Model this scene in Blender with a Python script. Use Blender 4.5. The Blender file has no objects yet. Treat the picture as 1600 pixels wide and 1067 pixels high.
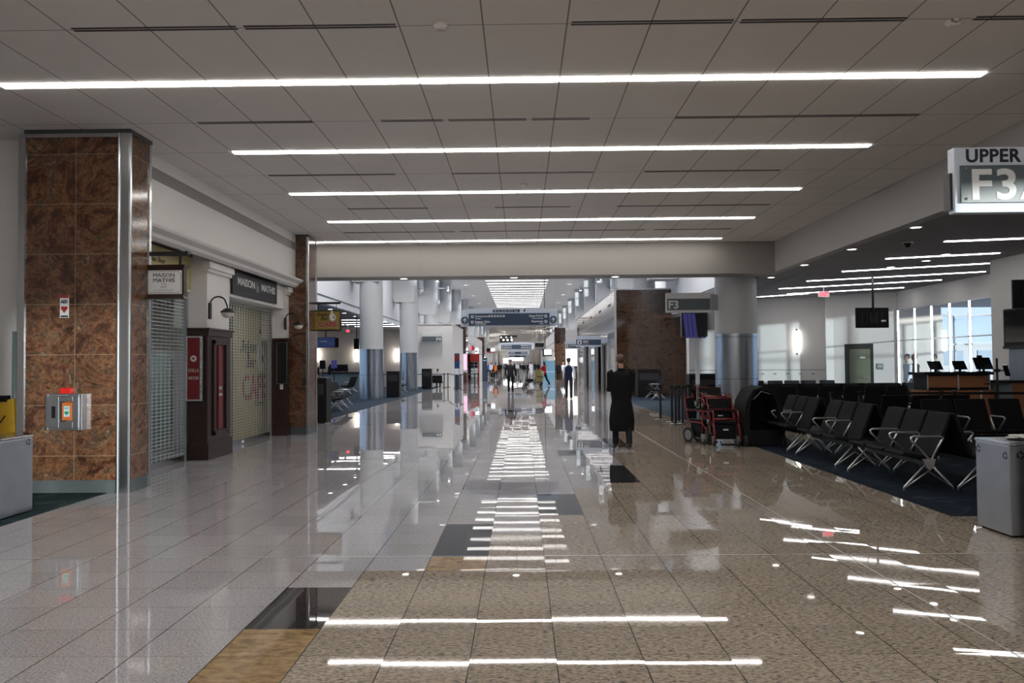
import bpy, bmesh, math, random
from mathutils import Vector, Matrix, Euler
random.seed(7)
PI = math.pi
C = bpy.context.scene.collection
sc = bpy.context.scene

# ------------------------------------------------------------------ camera, sky, sun, exposure
F = 1250.0            # focal length in pixels of the 1600 px wide frame
S = F / 1080.0
CAMZ = 1.62
YAW, PITCH, ROLL = math.atan(14 / F), math.atan(34.5 / F), 0.0081
cd = bpy.data.cameras.new('camera')
cd.sensor_width = 36.0
cd.lens = 36.0 * F / 1600.0
cd.clip_start = 0.05
cd.clip_end = 600
cam = bpy.data.objects.new('camera', cd)
C.objects.link(cam)
CM = Matrix.Rotation(YAW, 4, 'Z') @ Matrix.Rotation(PI / 2 + PITCH, 4, 'X') @ Matrix.Rotation(-ROLL, 4, 'Z')
cam.matrix_world = Matrix.Translation((0, 0, CAMZ)) @ CM
sc.camera = cam

world = bpy.data.worlds.new('sky')
sc.world = world
world.use_nodes = True
wn = world.node_tree
bg = wn.nodes['Background']
tcw = wn.nodes.new('ShaderNodeTexCoord')
sep = wn.nodes.new('ShaderNodeSeparateXYZ')
rmp = wn.nodes.new('ShaderNodeValToRGB')
rmp.color_ramp.elements[0].position = 0.0
rmp.color_ramp.elements[0].color = (0.80, 0.90, 1.0, 1)
rmp.color_ramp.elements[1].position = 0.40
rmp.color_ramp.elements[1].color = (0.27, 0.47, 0.90, 1)
_e = rmp.color_ramp.elements.new(.12); _e.color = (.56, .75, 1.0, 1)
wn.links.new(tcw.outputs['Generated'], sep.inputs[0])
wn.links.new(sep.outputs['Z'], rmp.inputs[0])
wn.links.new(rmp.outputs[0], bg.inputs[0])
bg.inputs[1].default_value = 1.25

SUN = Vector((-0.6, 0.926, -0.0552)).normalized()
sd = bpy.data.lights.new('sun', 'SUN')
sd.energy = 4.8
sd.angle = 0.018
sd.color = (1.0, 0.97, 0.88)
sun = bpy.data.objects.new('sun', sd)
sun.rotation_euler = SUN.to_track_quat('-Z', 'Y').to_euler()
sun.location = (20, -20, 12)
C.objects.link(sun)

sc.view_settings.view_transform = 'Standard'
sc.view_settings.look = 'None'
sc.view_settings.exposure = 0.0
sc.view_settings.gamma = 1.0
sc.view_settings.use_curve_mapping = False
sc.cycles.max_bounces = 7
sc.cycles.diffuse_bounces = 4
sc.cycles.glossy_bounces = 4
sc.cycles.transparent_max_bounces = 10
sc.cycles.sample_clamp_indirect = 6.0
sc.cycles.use_denoising = True

E_FRONT = 16.8      # brightness of the near light slots
E_HALL = 2.2        # brightness of the far hall light slots
HALL_W = 2500.0  # power of the lamps added along the hall ceiling edges
E_GATE = 11.0

# ------------------------------------------------------------------ helpers
MINV = CM.inverted()
def ray(px, py):
    return (CM.to_3x3() @ Vector(((px - 800) / F, (533.5 - py) / F, -1.0)))
def floor_at(px, py):
    """point of the floor seen at a measured spot of the photograph"""
    d = ray(px, py)
    t = -CAMZ / d.z
    return d.x * t, d.y * t
def at(px, py, y):
    """(x, z) of a measured spot at distance y along the concourse"""
    d = ray(px, py)
    t = y / d.y
    return d.x * t, CAMZ + d.z * t

def node(nt, t, **kw):
    n = nt.nodes.new(t)
    for k, v in kw.items():
        setattr(n, k, v)
    return n
MATS = {}
def mat(name, col, rough=0.5, metal=0.0, emit=0.0, spec=0.5, noise=0.0, nscale=8.0, bump=0.0, bscale=60.0, ecol=None, aniso=0):
    m = bpy.data.materials.new(name)
    m.use_nodes = True
    nt = m.node_tree
    b = nt.nodes['Principled BSDF']
    b.inputs['Base Color'].default_value = (*col, 1)
    b.inputs['Roughness'].default_value = rough
    b.inputs['Metallic'].default_value = metal
    b.inputs['Specular IOR Level'].default_value = spec
    if emit:
        b.inputs['Emission Color'].default_value = (*(ecol or col), 1)
        b.inputs['Emission Strength'].default_value = emit
    if noise or bump:
        tc = node(nt, 'ShaderNodeTexCoord')
        if noise:
            n = node(nt, 'ShaderNodeTexNoise')
            n.inputs['Scale'].default_value = nscale
            n.inputs['Detail'].default_value = 4
            nt.links.new(tc.outputs['Object'], n.inputs['Vector'])
            mx = node(nt, 'ShaderNodeMix', data_type='RGBA')
            mx.inputs[6].default_value = (*[c * (1 - noise) for c in col], 1)
            mx.inputs[7].default_value = (*[min(1, c * (1 + noise)) for c in col], 1)
            nt.links.new(n.outputs[0], mx.inputs[0])
            nt.links.new(mx.outputs[2], b.inputs['Base Color'])
        if bump:
            n = node(nt, 'ShaderNodeTexNoise')
            n.inputs['Scale'].default_value = bscale
            nt.links.new(tc.outputs['Object'], n.inputs['Vector'])
            bp = node(nt, 'ShaderNodeBump')
            bp.inputs['Strength'].default_value = bump
            bp.inputs['Distance'].default_value = 0.01
            nt.links.new(n.outputs[0], bp.inputs['Height'])
            nt.links.new(bp.outputs[0], b.inputs['Normal'])
    MATS[name] = m
    return m

def grid_mask(nt, vec, spec):
    """spec: list of (axis, pitch, offset, halfwidth); returns socket that is 1 on the joints"""
    sp = node(nt, 'ShaderNodeSeparateXYZ')
    nt.links.new(vec, sp.inputs[0])
    out = None
    for ax, pitch, off, hw in spec:
        a = node(nt, 'ShaderNodeMath', operation='SUBTRACT'); a.inputs[1].default_value = off
        nt.links.new(sp.outputs[ax], a.inputs[0])
        p = node(nt, 'ShaderNodeMath', operation='PINGPONG'); p.inputs[1].default_value = pitch / 2
        nt.links.new(a.outputs[0], p.inputs[0])
        l = node(nt, 'ShaderNodeMath', operation='LESS_THAN'); l.inputs[1].default_value = hw
        nt.links.new(p.outputs[0], l.inputs[0])
        if out is None:
            out = l.outputs[0]
        else:
            mxm = node(nt, 'ShaderNodeMath', operation='MAXIMUM')
            nt.links.new(out, mxm.inputs[0]); nt.links.new(l.outputs[0], mxm.inputs[1])
            out = mxm.outputs[0]
    return out

def jointed(name, col, jcol, spec, rough=0.5, metal=0, noise=0.0, nscale=6):
    m = mat(name, col, rough, metal, noise=noise, nscale=nscale)
    nt = m.node_tree
    b = nt.nodes['Principled BSDF']
    geo = node(nt, 'ShaderNodeNewGeometry')
    g = grid_mask(nt, geo.outputs['Position'], spec)
    mx = node(nt, 'ShaderNodeMix', data_type='RGBA')
    nt.links.new(g, mx.inputs[0])
    lk = b.inputs['Base Color'].links
    if lk:
        nt.links.new(lk[0].from_socket, mx.inputs[6])
    else:
        mx.inputs[6].default_value = (*col, 1)
    mx.inputs[7].default_value = (*jcol, 1)
    nt.links.new(mx.outputs[2], b.inputs['Base Color'])
    return m

def granite_wall(name, spec, gain=1.0, rough=.13):
    m = mat(name, (0.1, 0.05, 0.03), rough, spec=0.6)
    nt = m.node_tree
    b = nt.nodes['Principled BSDF']
    geo = node(nt, 'ShaderNodeNewGeometry')
    mp = node(nt, 'ShaderNodeMapping'); mp.inputs['Scale'].default_value = (1.0, 1.0, 1.5)
    nt.links.new(geo.outputs['Position'], mp.inputs[0])
    n1 = node(nt, 'ShaderNodeTexNoise'); n1.inputs['Scale'].default_value = 1.15; n1.inputs['Detail'].default_value = 9
    n1.inputs['Roughness'].default_value = 0.68; n1.inputs['Distortion'].default_value = 3.0
    nt.links.new(mp.outputs[0], n1.inputs['Vector'])
    r = node(nt, 'ShaderNodeValToRGB')
    e = r.color_ramp.elements
    e[0].position, e[0].color = 0.30, (0.012, 0.010, 0.010, 1)
    e[1].position, e[1].color = 0.44, (0.085, 0.035, 0.020, 1)
    for p, c in ((0.52, (0.17, 0.08, 0.04, 1)), (0.58, (0.07, 0.045, 0.030, 1)), (0.68, (0.27, 0.155, 0.085, 1)), (0.8, (0.07, 0.035, 0.022, 1))):
        x = e.new(p); x.color = c
    nt.links.new(n1.outputs[0], r.inputs[0])
    n2 = node(nt, 'ShaderNodeTexNoise'); n2.inputs['Scale'].default_value = 14; n2.inputs['Detail'].default_value = 6; n2.inputs['Distortion'].default_value = 1.5
    nt.links.new(geo.outputs['Position'], n2.inputs['Vector'])
    mr = node(nt, 'ShaderNodeMapRange'); mr.inputs[1].default_value = .35; mr.inputs[2].default_value = .65; mr.inputs[3].default_value = .6 * gain; mr.inputs[4].default_value = 1.3 * gain
    nt.links.new(n2.outputs[0], mr.inputs[0])
    vm = node(nt, 'ShaderNodeVectorMath', operation='SCALE')
    nt.links.new(r.outputs[0], vm.inputs[0]); nt.links.new(mr.outputs[0], vm.inputs['Scale'])
    g = grid_mask(nt, geo.outputs['Position'], spec)
    mx = node(nt, 'ShaderNodeMix', data_type='RGBA')
    mx.inputs[7].default_value = (0.26 * gain, 0.2 * gain, 0.14 * gain, 1)
    nt.links.new(g, mx.inputs[0]); nt.links.new(vm.outputs[0], mx.inputs[6])
    nt.links.new(mx.outputs[2], b.inputs['Base Color'])
    return m

PX_, PY_ = 0.475, 0.4555      # floor tile pitch
OX_, OY_ = -1.72, 4.95
def floor_mat(name, c0, c1, c2, scale, stretch, rough=0.008, spec=0.65, tilt=0.0026, rvar=0.015):
    """polished stone: speckle, joints, and every slab set at its own minute slope"""
    m = mat(name, c0, rough, spec=spec)
    nt = m.node_tree
    b = nt.nodes['Principled BSDF']
    geo = node(nt, 'ShaderNodeNewGeometry')
    mp = node(nt, 'ShaderNodeMapping'); mp.inputs['Scale'].default_value = stretch
    nt.links.new(geo.outputs['Position'], mp.inputs[0])
    n1 = node(nt, 'ShaderNodeTexNoise'); n1.inputs['Scale'].default_value = scale; n1.inputs['Detail'].default_value = 5; n1.inputs['Roughness'].default_value = .7
    n1.inputs['Distortion'].default_value = .4
    nt.links.new(mp.outputs[0], n1.inputs['Vector'])
    r = node(nt, 'ShaderNodeValToRGB')
    e = r.color_ramp.elements
    e[0].position, e[0].color = 0.36, (*c0, 1)
    e[1].position, e[1].color = 0.50, (*c1, 1)
    x = e.new(0.66); x.color = (*c2, 1)
    nt.links.new(n1.outputs[0], r.inputs[0])
    # slab id
    sp = node(nt, 'ShaderNodeSeparateXYZ'); nt.links.new(geo.outputs['Position'], sp.inputs[0])
    cm = node(nt, 'ShaderNodeCombineXYZ')
    for ax, p, o in ((0, PX_, OX_), (1, PY_, OY_)):
        a = node(nt, 'ShaderNodeMath', operation='SUBTRACT'); a.inputs[1].default_value = o; nt.links.new(sp.outputs[ax], a.inputs[0])
        d = node(nt, 'ShaderNodeMath', operation='DIVIDE'); d.inputs[1].default_value = p; nt.links.new(a.outputs[0], d.inputs[0])
        f = node(nt, 'ShaderNodeMath', operation='FLOOR'); nt.links.new(d.outputs[0], f.inputs[0])
        nt.links.new(f.outputs[0], cm.inputs[ax])
    wn_ = node(nt, 'ShaderNodeTexWhiteNoise', noise_dimensions='3D'); nt.links.new(cm.outputs[0], wn_.inputs['Vector'])
    mr = node(nt, 'ShaderNodeMapRange'); mr.inputs[3].default_value = .94; mr.inputs[4].default_value = 1.06
    nt.links.new(wn_.outputs['Value'], mr.inputs[0])
    vm = node(nt, 'ShaderNodeVectorMath', operation='SCALE'); nt.links.new(r.outputs[0], vm.inputs[0]); nt.links.new(mr.outputs[0], vm.inputs['Scale'])
    g = grid_mask(nt, geo.outputs['Position'], [(0, PX_, OX_, .0035), (1, PY_, OY_, .0016)])
    mx = node(nt, 'ShaderNodeMix', data_type='RGBA'); mx.inputs[7].default_value = (.05, .042, .036, 1)
    nt.links.new(g, mx.inputs[0]); nt.links.new(vm.outputs[0], mx.inputs[6]); nt.links.new(mx.outputs[2], b.inputs['Base Color'])
    if rvar:
        rp = node(nt, 'ShaderNodeSeparateColor'); nt.links.new(wn_.outputs['Color'], rp.inputs[0])
        pw = node(nt, 'ShaderNodeMath', operation='POWER'); pw.inputs[1].default_value = 1.3; nt.links.new(rp.outputs[2], pw.inputs[0])
        rr = node(nt, 'ShaderNodeMapRange'); rr.inputs[3].default_value = rough; rr.inputs[4].default_value = rough + rvar; nt.links.new(pw.outputs[0], rr.inputs[0])
        nt.links.new(rr.outputs[0], b.inputs['Roughness'])
    # slope of each slab + very slight waviness of the polish
    s1 = node(nt, 'ShaderNodeVectorMath', operation='SUBTRACT'); s1.inputs[1].default_value = (.5, .5, .5)
    nt.links.new(wn_.outputs['Color'], s1.inputs[0])
    s2 = node(nt, 'ShaderNodeVectorMath', operation='SCALE'); s2.inputs['Scale'].default_value = tilt; nt.links.new(s1.outputs[0], s2.inputs[0])
    n3 = node(nt, 'ShaderNodeTexNoise'); n3.inputs['Scale'].default_value = 3.0; nt.links.new(geo.outputs['Position'], n3.inputs['Vector'])
    s3 = node(nt, 'ShaderNodeVectorMath', operation='SUBTRACT'); s3.inputs[1].default_value = (.5, .5, .5); nt.links.new(n3.outputs['Color'], s3.inputs[0])
    s4 = node(nt, 'ShaderNodeVectorMath', operation='SCALE'); s4.inputs['Scale'].default_value = .0015; nt.links.new(s3.outputs[0], s4.inputs[0])
    a1 = node(nt, 'ShaderNodeVectorMath', operation='ADD'); nt.links.new(geo.outputs['Normal'], a1.inputs[0]); nt.links.new(s2.outputs[0], a1.inputs[1])
    a2 = node(nt, 'ShaderNodeVectorMath', operation='ADD'); nt.links.new(a1.outputs[0], a2.inputs[0]); nt.links.new(s4.outputs[0], a2.inputs[1])
    nm = node(nt, 'ShaderNodeVectorMath', operation='NORMALIZE'); nt.links.new(a2.outputs[0], nm.inputs[0])
    nt.links.new(nm.outputs[0], b.inputs['Normal'])
    return m

def glass_mat(name, tint=(0.93, 0.97, 1.0)):
    m = bpy.data.materials.new(name); m.use_nodes = True
    nt = m.node_tree; nt.nodes.clear()
    o = node(nt, 'ShaderNodeOutputMaterial'); mx = node(nt, 'ShaderNodeMixShader')
    t = node(nt, 'ShaderNodeBsdfTransparent'); t.inputs[0].default_value = (*tint, 1)
    g = node(nt, 'ShaderNodeBsdfGlossy'); g.inputs['Roughness'].default_value = .02
    lw = node(nt, 'ShaderNodeLayerWeight'); p = node(nt, 'ShaderNodeMath', operation='POWER'); p.inputs[1].default_value = 5
    mr = node(nt, 'ShaderNodeMapRange'); mr.inputs[3].default_value = .04; mr.inputs[4].default_value = .9
    nt.links.new(lw.outputs['Facing'], p.inputs[0]); nt.links.new(p.outputs[0], mr.inputs[0])
    nt.links.new(mr.outputs[0], mx.inputs[0]); nt.links.new(t.outputs[0], mx.inputs[1]); nt.links.new(g.outputs[0], mx.inputs[2]); nt.links.new(mx.outputs[0], o.inputs[0])
    MATS[name] = m
    return m

M = MATS
jc = (.15, .14, .135)
mat('white_paint', (.72, .71, .70), .55, noise=.03, nscale=3)
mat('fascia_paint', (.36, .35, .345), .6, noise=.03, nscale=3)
mat('tarmac', (.30, .31, .32), .8, noise=.2, nscale=.3)
mat('hall_paint', (.66, .69, .74), .55, noise=.03, nscale=3)
mat('grille_metal', (.62, .64, .66), .4, .55, noise=.05)
mat('cream_paint', (.60, .55, .50), .6, noise=.03, nscale=3)
mat('gate_paint', (.68, .67, .66), .6, noise=.03, nscale=3)
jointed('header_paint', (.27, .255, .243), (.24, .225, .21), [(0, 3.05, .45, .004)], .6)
jointed('ceiling_tile', (.74, .71, .69), (.22, .21, .2), [(0, .763, .442, .007), (1, 1.415, 8.6, .006)], .8, noise=.04, nscale=2)
mat('gate_ceiling', (.26, .25, .27), .8, noise=.05, nscale=2)
jointed('hall_ceiling', (.64, .64, .645), (.6, .59, .58), [(0, 1.526, .4, .02), (1, 2.44, 20, .02)], .7)
mat('grey_trim', (.20, .195, .19), .45)
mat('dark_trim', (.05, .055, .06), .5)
mat('steel', (.55, .57, .60), .22, 1.0, noise=.08, nscale=30)
mat('brushed_steel', (.50, .52, .56), .34, 1.0, noise=.12, nscale=5, bump=.03, bscale=200)
jointed('column_cladding', (.42, .46, .52), (.1, .1, .1), [(2, 1.15, .0, .006)], .26, 1.0)
mat('column_paint', (.50, .515, .535), .5, noise=.03)
mat('slate_base', (.085, .10, .105), .35, noise=.2, nscale=12)
mat('black_metal', (.018, .018, .02), .4, .3)
mat('black_plastic', (.008, .008, .009), .5, spec=.2, noise=.2)
mat('rubber', (.02, .02, .02), .8, noise=.2)
mat('grey_rubber', (.18, .19, .20), .6, noise=.1)
mat('dark_wood', (.030, .012, .009), .33, noise=.45, nscale=7)
mat('orange_wood', (.30, .12, .05), .4, noise=.2, nscale=5)
mat('black_vinyl', (.011, .011, .013), .75, spec=.12, noise=.15, nscale=4, bump=.05, bscale=120)
mat('alu', (.62, .63, .65), .3, .9, noise=.05)
mat('light', (1, .97, .92), .5, emit=E_FRONT, ecol=(1, .955, .90))
mat('light_hall', (1, 1, 1), .5, emit=E_HALL, ecol=(1, .97, .93))
mat('light_gate', (1, 1, 1), .5, emit=E_GATE, ecol=(1, .97, .94))
mat('light_down', (1, 1, 1), .5, emit=8, ecol=(1, .96, .88))
mat('sconce_glow', (1, 1, 1), .5, emit=9, ecol=(1, .94, .86))
mat('opal_glass', (.62, .60, .56), .3)
mat('red_frame', (.19, .010, .010), .35, noise=.1)
mat('red_plastic', (.60, .02, .015), .25, noise=.1)
mat('orange_plastic', (.75, .16, .02), .4, noise=.1)
mat('case_olive', (.20, .17, .03), .5, noise=.2)
mat('yellow_plastic', (.55, .33, .02), .5, noise=.2)
mat('sign_yellow', (.27, .19, .025), .5, noise=.05)
mat('sign_cream', (.50, .43, .20), .5, noise=.06, nscale=2)
mat('sign_white', (.72, .73, .74), .4, noise=.02)
mat('sign_pale', (.58, .64, .74), .45, noise=.02)
mat('sign_navy', (.035, .060, .10), .4, noise=.05)
mat('sign_grey', (.10, .125, .14), .35, noise=.05)
mat('ink_black', (.015, .015, .02), .5)
mat('ink_red', (.35, .02, .03), .5, noise=.1)
mat('ink_darkred', (.16, .03, .02), .5, noise=.1)
mat('ink_green', (.02, .35, .12), .5)
mat('ink_grey', (.35, .35, .36), .5)
mat('sign_red', (.17, .008, .012), .35, noise=.05)
mat('screen_black', (.010, .011, .013), .12)
mat('screen_blue', (.01, .025, .08), .2, emit=.14, ecol=(.05, .12, .45))
mat('screen_purple', (.03, .03, .12), .2, emit=.16, ecol=(.16, .14, .55))
mat('screen_white', (.8, .85, .95), .2, emit=2.0, ecol=(.85, .92, 1))
mat('screen_pink', (.8, .3, .5), .2, emit=1.1, ecol=(1, .55, .75))
mat('exit_red', (.5, .02, .03), .4, emit=1.8, ecol=(1, .06, .12))
mat('display_red', (.42, .03, .02), .4, noise=.1)
mat('board_blue', (.045, .12, .19), .4, noise=.12, nscale=1.5)
mat('door_dark', (.03, .035, .035), .35, noise=.1)
mat('door_olive', (.17, .19, .14), .4, noise=.05)
mat('marble_blue', (.22, .27, .34), .3, noise=.6, nscale=1.2)
mat('panel_glass', (.40, .40, .43), .07, .6, noise=.04)
mat('teal_panel', (.18, .23, .25), .3, noise=.05)
mat('clear_plastic', (.3, .35, .37), .15, .2)
mat('bottle_green', (.03, .10, .04), .2)
glass_mat('glass')
def carpet(name, a, b_):
    m = mat(name, a, .95, spec=.1)
    nt = m.node_tree; bs = nt.nodes['Principled BSDF']
    geo = node(nt, 'ShaderNodeNewGeometry')
    n = node(nt, 'ShaderNodeTexNoise'); n.inputs['Scale'].default_value = .9; n.inputs['Distortion'].default_value = 3.2; n.inputs['Detail'].default_value = 2
    nt.links.new(geo.outputs['Position'], n.inputs['Vector'])
    r = node(nt, 'ShaderNodeValToRGB'); e = r.color_ramp.elements
    e[0].position, e[0].color = .53, (*a, 1); e[1].position, e[1].color = .60, (*b_, 1); x = e.new(.64); x.color = (*a, 1)
    nt.links.new(n.outputs[0], r.inputs[0])
    n2 = node(nt, 'ShaderNodeTexNoise'); n2.inputs['Scale'].default_value = 220
    nt.links.new(geo.outputs['Position'], n2.inputs['Vector'])
    mr = node(nt, 'ShaderNodeMapRange'); mr.inputs[3].default_value = .6; mr.inputs[4].default_value = 1.4; nt.links.new(n2.outputs[0], mr.inputs[0])
    vm = node(nt, 'ShaderNodeVectorMath', operation='SCALE'); nt.links.new(r.outputs[0], vm.inputs[0]); nt.links.new(mr.outputs[0], vm.inputs['Scale'])
    nt.links.new(vm.outputs[0], bs.inputs['Base Color'])
    bp = node(nt, 'ShaderNodeBump'); bp.inputs['Strength'].default_value = .4; bp.inputs['Distance'].default_value = .005
    nt.links.new(n2.outputs[0], bp.inputs['Height']); nt.links.new(bp.outputs[0], bs.inputs['Normal'])
carpet('carpet', (.009, .015, .026), (.022, .034, .046))
carpet('carpet_bright', (.024, .036, .056), (.034, .050, .072))
carpet('carpet_green', (.020, .036, .042), (.05, .075, .08))
granite_wall('granite_red', [(2, .65, .48, .0035), (0, 1.2, -5.75, .0035)])
granite_wall('granite_block', [(2, .95, .4, .006), (0, .95, 4.64, .006)], .42, .06)
floor_mat('stone_tan', (.035, .030, .026), (.33, .278, .220), (.48, .42, .355), 27, (1.0, 3.0, 1), rough=.008, spec=.42, rvar=.03, tilt=.0026)
floor_mat('stone_grey', (.22, .212, .225), (.385, .375, .395), (.50, .485, .51), 70, (1, 1, 1), spec=.75)
floor_mat('stone_black', (.010, .010, .012), (.022, .022, .026), (.09, .09, .1), 45, (1, 1, 1))
floor_mat('stone_gold', (.18, .11, .05), (.30, .20, .095), (.40, .28, .14), 6, (1.5, 3, 1))

class MB:
    def __init__(s):
        s.v = []; s.f = []; s.m = []; s.cur = 0
    def add(s, vs, fs):
        o = len(s.v); s.v += [tuple(p) for p in vs]
        s.f += [tuple(i + o for i in f) for f in fs]; s.m += [s.cur] * len(fs)
        return s
    def box(s, x0, x1, y0, y1, z0, z1, mtx=None):
        vs = [Vector(p) for p in ((x0, y0, z0), (x1, y0, z0), (x1, y1, z0), (x0, y1, z0), (x0, y0, z1), (x1, y0, z1), (x1, y1, z1), (x0, y1, z1))]
        if mtx: vs = [mtx @ p for p in vs]
        return s.add(vs, [(3, 2, 1, 0), (4, 5, 6, 7), (0, 1, 5, 4), (1, 2, 6, 5), (2, 3, 7, 6), (3, 0, 4, 7)])
    def hexa(s, b, t):
        """b, t: four corners of bottom and top"""
        return s.add(list(b) + list(t), [(3, 2, 1, 0), (4, 5, 6, 7), (0, 1, 5, 4), (1, 2, 6, 5), (2, 3, 7, 6), (3, 0, 4, 7)])
    def prism(s, poly, a0, a1, axis='z'):
        """poly 2D; extruded along axis"""
        n = len(poly)
        def P(p, a):
            return {'z': (p[0], p[1], a), 'y': (p[0], a, p[1]), 'x': (a, p[0], p[1])}[axis]
        vs = [P(p, a0) for p in poly] + [P(p, a1) for p in poly]
        return s.add(vs, [tuple(range(n))[::-1], tuple(range(n, 2 * n))] + [(i, (i + 1) % n, n + (i + 1) % n, n + i) for i in range(n)])
    def tube(s, pts, r, n=8, closed=False):
        pts = [Vector(p) for p in pts]
        k = len(pts); rs = r if isinstance(r, (list, tuple)) else [r] * k
        up = None; vs = []; fs = []
        for i, p in enumerate(pts):
            if closed: t = pts[(i + 1) % k] - pts[i - 1]
            else: t = pts[min(i + 1, k - 1)] - pts[max(i - 1, 0)]
            t.normalize()
            if up is None:
                up = Vector((0, 0, 1)) if abs(t.z) < .9 else Vector((1, 0, 0))
            u = t.cross(up)
            if u.length < 1e-4: u = t.orthogonal()
            u.normalize(); w = u.cross(t); w.normalize(); up = w
            for j in range(n):
                a = 2 * PI * j / n
                vs.append(p + (u * math.cos(a) + w * math.sin(a)) * rs[i])
        for i in range(k if closed else k - 1):
            i2 = (i + 1) % k
            for j in range(n):
                fs.append((i * n + j, i * n + (j + 1) % n, i2 * n + (j + 1) % n, i2 * n + j))
        if not closed:
            fs += [tuple(range(n))[::-1], tuple(range((k - 1) * n, k * n))]
        return s.add(vs, fs)
    def cyl(s, x, y, z0, z1, r, n=20, r1=None):
        return s.lathe([(r, z0), (r if r1 is None else r1, z1)], x, y, n)
    def lathe(s, prof, x=0, y=0, n=24, mtx=None):
        vs = []; fs = []; k = len(prof)
        for r, z in prof:
            for j in range(n):
                a = 2 * PI * j / n
                p = Vector((x + r * math.cos(a), y + r * math.sin(a), z))
                vs.append(mtx @ p if mtx else p)
        for i in range(k - 1):
            for j in range(n):
                fs.append((i * n + j, i * n + (j + 1) % n, (i + 1) * n + (j + 1) % n, (i + 1) * n + j))
        fs += [tuple(range(n))[::-1], tuple(range((k - 1) * n, k * n))]
        return s.add(vs, fs)
    def ball(s, c, r, nu=16, nv=10):
        rx, ry, rz = r if isinstance(r, (tuple, list)) else (r, r, r)
        vs = []; fs = []
        for i in range(1, nv):
            t = PI * i / nv
            for j in range(nu):
                a = 2 * PI * j / nu
                vs.append((c[0] + rx * math.sin(t) * math.cos(a), c[1] + ry * math.sin(t) * math.sin(a), c[2] + rz * math.cos(t)))
        vs += [(c[0], c[1], c[2] + rz), (c[0], c[1], c[2] - rz)]
        T, B = len(vs) - 2, len(vs) - 1
        for i in range(nv - 2):
            for j in range(nu):
                fs.append((i * nu + j, (i + 1) * nu + j, (i + 1) * nu + (j + 1) % nu, i * nu + (j + 1) % nu))
        for j in range(nu):
            fs.append((T, j, (j + 1) % nu)); fs.append((B, (nv - 2) * nu + (j + 1) % nu, (nv - 2) * nu + j))
        return s.add(vs, fs)
    def loft(s, sec, n=14):
        """sec: (point, rx, ry); rings across the path, rx sideways, ry fore and aft"""
        pts = [Vector(a[0]) for a in sec]; k = len(sec); vs = []; fs = []
        for i, (p, rx, ry) in enumerate(sec):
            t = pts[min(i + 1, k - 1)] - pts[max(i - 1, 0)]; t.normalize()
            u = Vector((1, 0, 0)); u = u - t * u.dot(t)
            if u.length < .05: u = Vector((0, 1, 0)) - t * t.y
            u.normalize(); w = t.cross(u)
            for j in range(n):
                a = 2 * PI * j / n
                vs.append(Vector(p) + u * rx * math.cos(a) + w * ry * math.sin(a))
        for i in range(k - 1):
            for j in range(n):
                fs.append((i * n + j, i * n + (j + 1) % n, (i + 1) * n + (j + 1) % n, (i + 1) * n + j))
        fs += [tuple(range(n))[::-1], tuple(range((k - 1) * n, k * n))]
        return s.add(vs, fs)
    def mesh(s, name, ms, smooth=False):
        me = bpy.data.meshes.new(name)
        me.from_pydata(s.v, [], s.f)
        for m in (ms if isinstance(ms, list) else [ms]): me.materials.append(MATS[m])
        if isinstance(ms, list):
            for p, i in zip(me.polygons, s.m): p.material_index = i
        bm = bmesh.new(); bm.from_mesh(me); bmesh.ops.recalc_face_normals(bm, faces=bm.faces); bm.to_mesh(me); bm.free()
        if smooth: me.polygons.foreach_set('use_smooth', [True] * len(me.polygons))
        return me
    def build(s, name, ms, parent=None, smooth=False, bevel=0, loc=None, rotz=0, kind=None, label=None, auto=False):
        me = s.mesh(name, ms, smooth or auto)
        o = bpy.data.objects.new(name, me); C.objects.link(o)
        if parent: o.parent = parent
        if loc: o.location = loc
        if rotz: o.rotation_euler = (0, 0, rotz)
        if bevel:
            b = o.modifiers.new('bevel', 'BEVEL'); b.width = bevel; b.segments = 2; b.limit_method = 'ANGLE'
        if auto:
            bm = bmesh.new(); bm.from_mesh(me)
            for e in bm.edges:
                if len(e.link_faces) == 2 and e.calc_face_angle(0) > .6: e.smooth = False
            bm.to_mesh(me); bm.free()
        if kind: o['kind'] = kind
        if label: o['label'] = label
        return o

def thing(name, label, cat, loc=(0, 0, 0), rotz=0, group=None):
    o = bpy.data.objects.new(name, None); C.objects.link(o)
    o.empty_display_size = .1
    o.location = loc; o.rotation_euler = (0, 0, rotz)
    o['label'] = label; o['category'] = cat
    if group: o['group'] = group
    return o
def tag(o, label, cat, group=None):
    o['label'] = label; o['category'] = cat
    if group: o['group'] = group
    return o
def struct(name, mb, ms, parent=None, **kw):
    return mb.build(name, ms, parent, kind='structure', **kw)
def kids(o):
    return [c for c in C.objects if c.parent == o]
def dup(root, loc=None, rotz=None, label=None, group=None):
    r = root.copy(); C.objects.link(r)
    if loc is not None: r.location = loc
    if rotz is not None: r.rotation_euler = (0, 0, rotz)
    if label: r['label'] = label
    if group: r['group'] = group
    for ch in list(root.children):
        c = ch.copy(); C.objects.link(c); c.parent = r
        for g in list(ch.children):
            d = g.copy(); C.objects.link(d); d.parent = c
    return r

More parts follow.
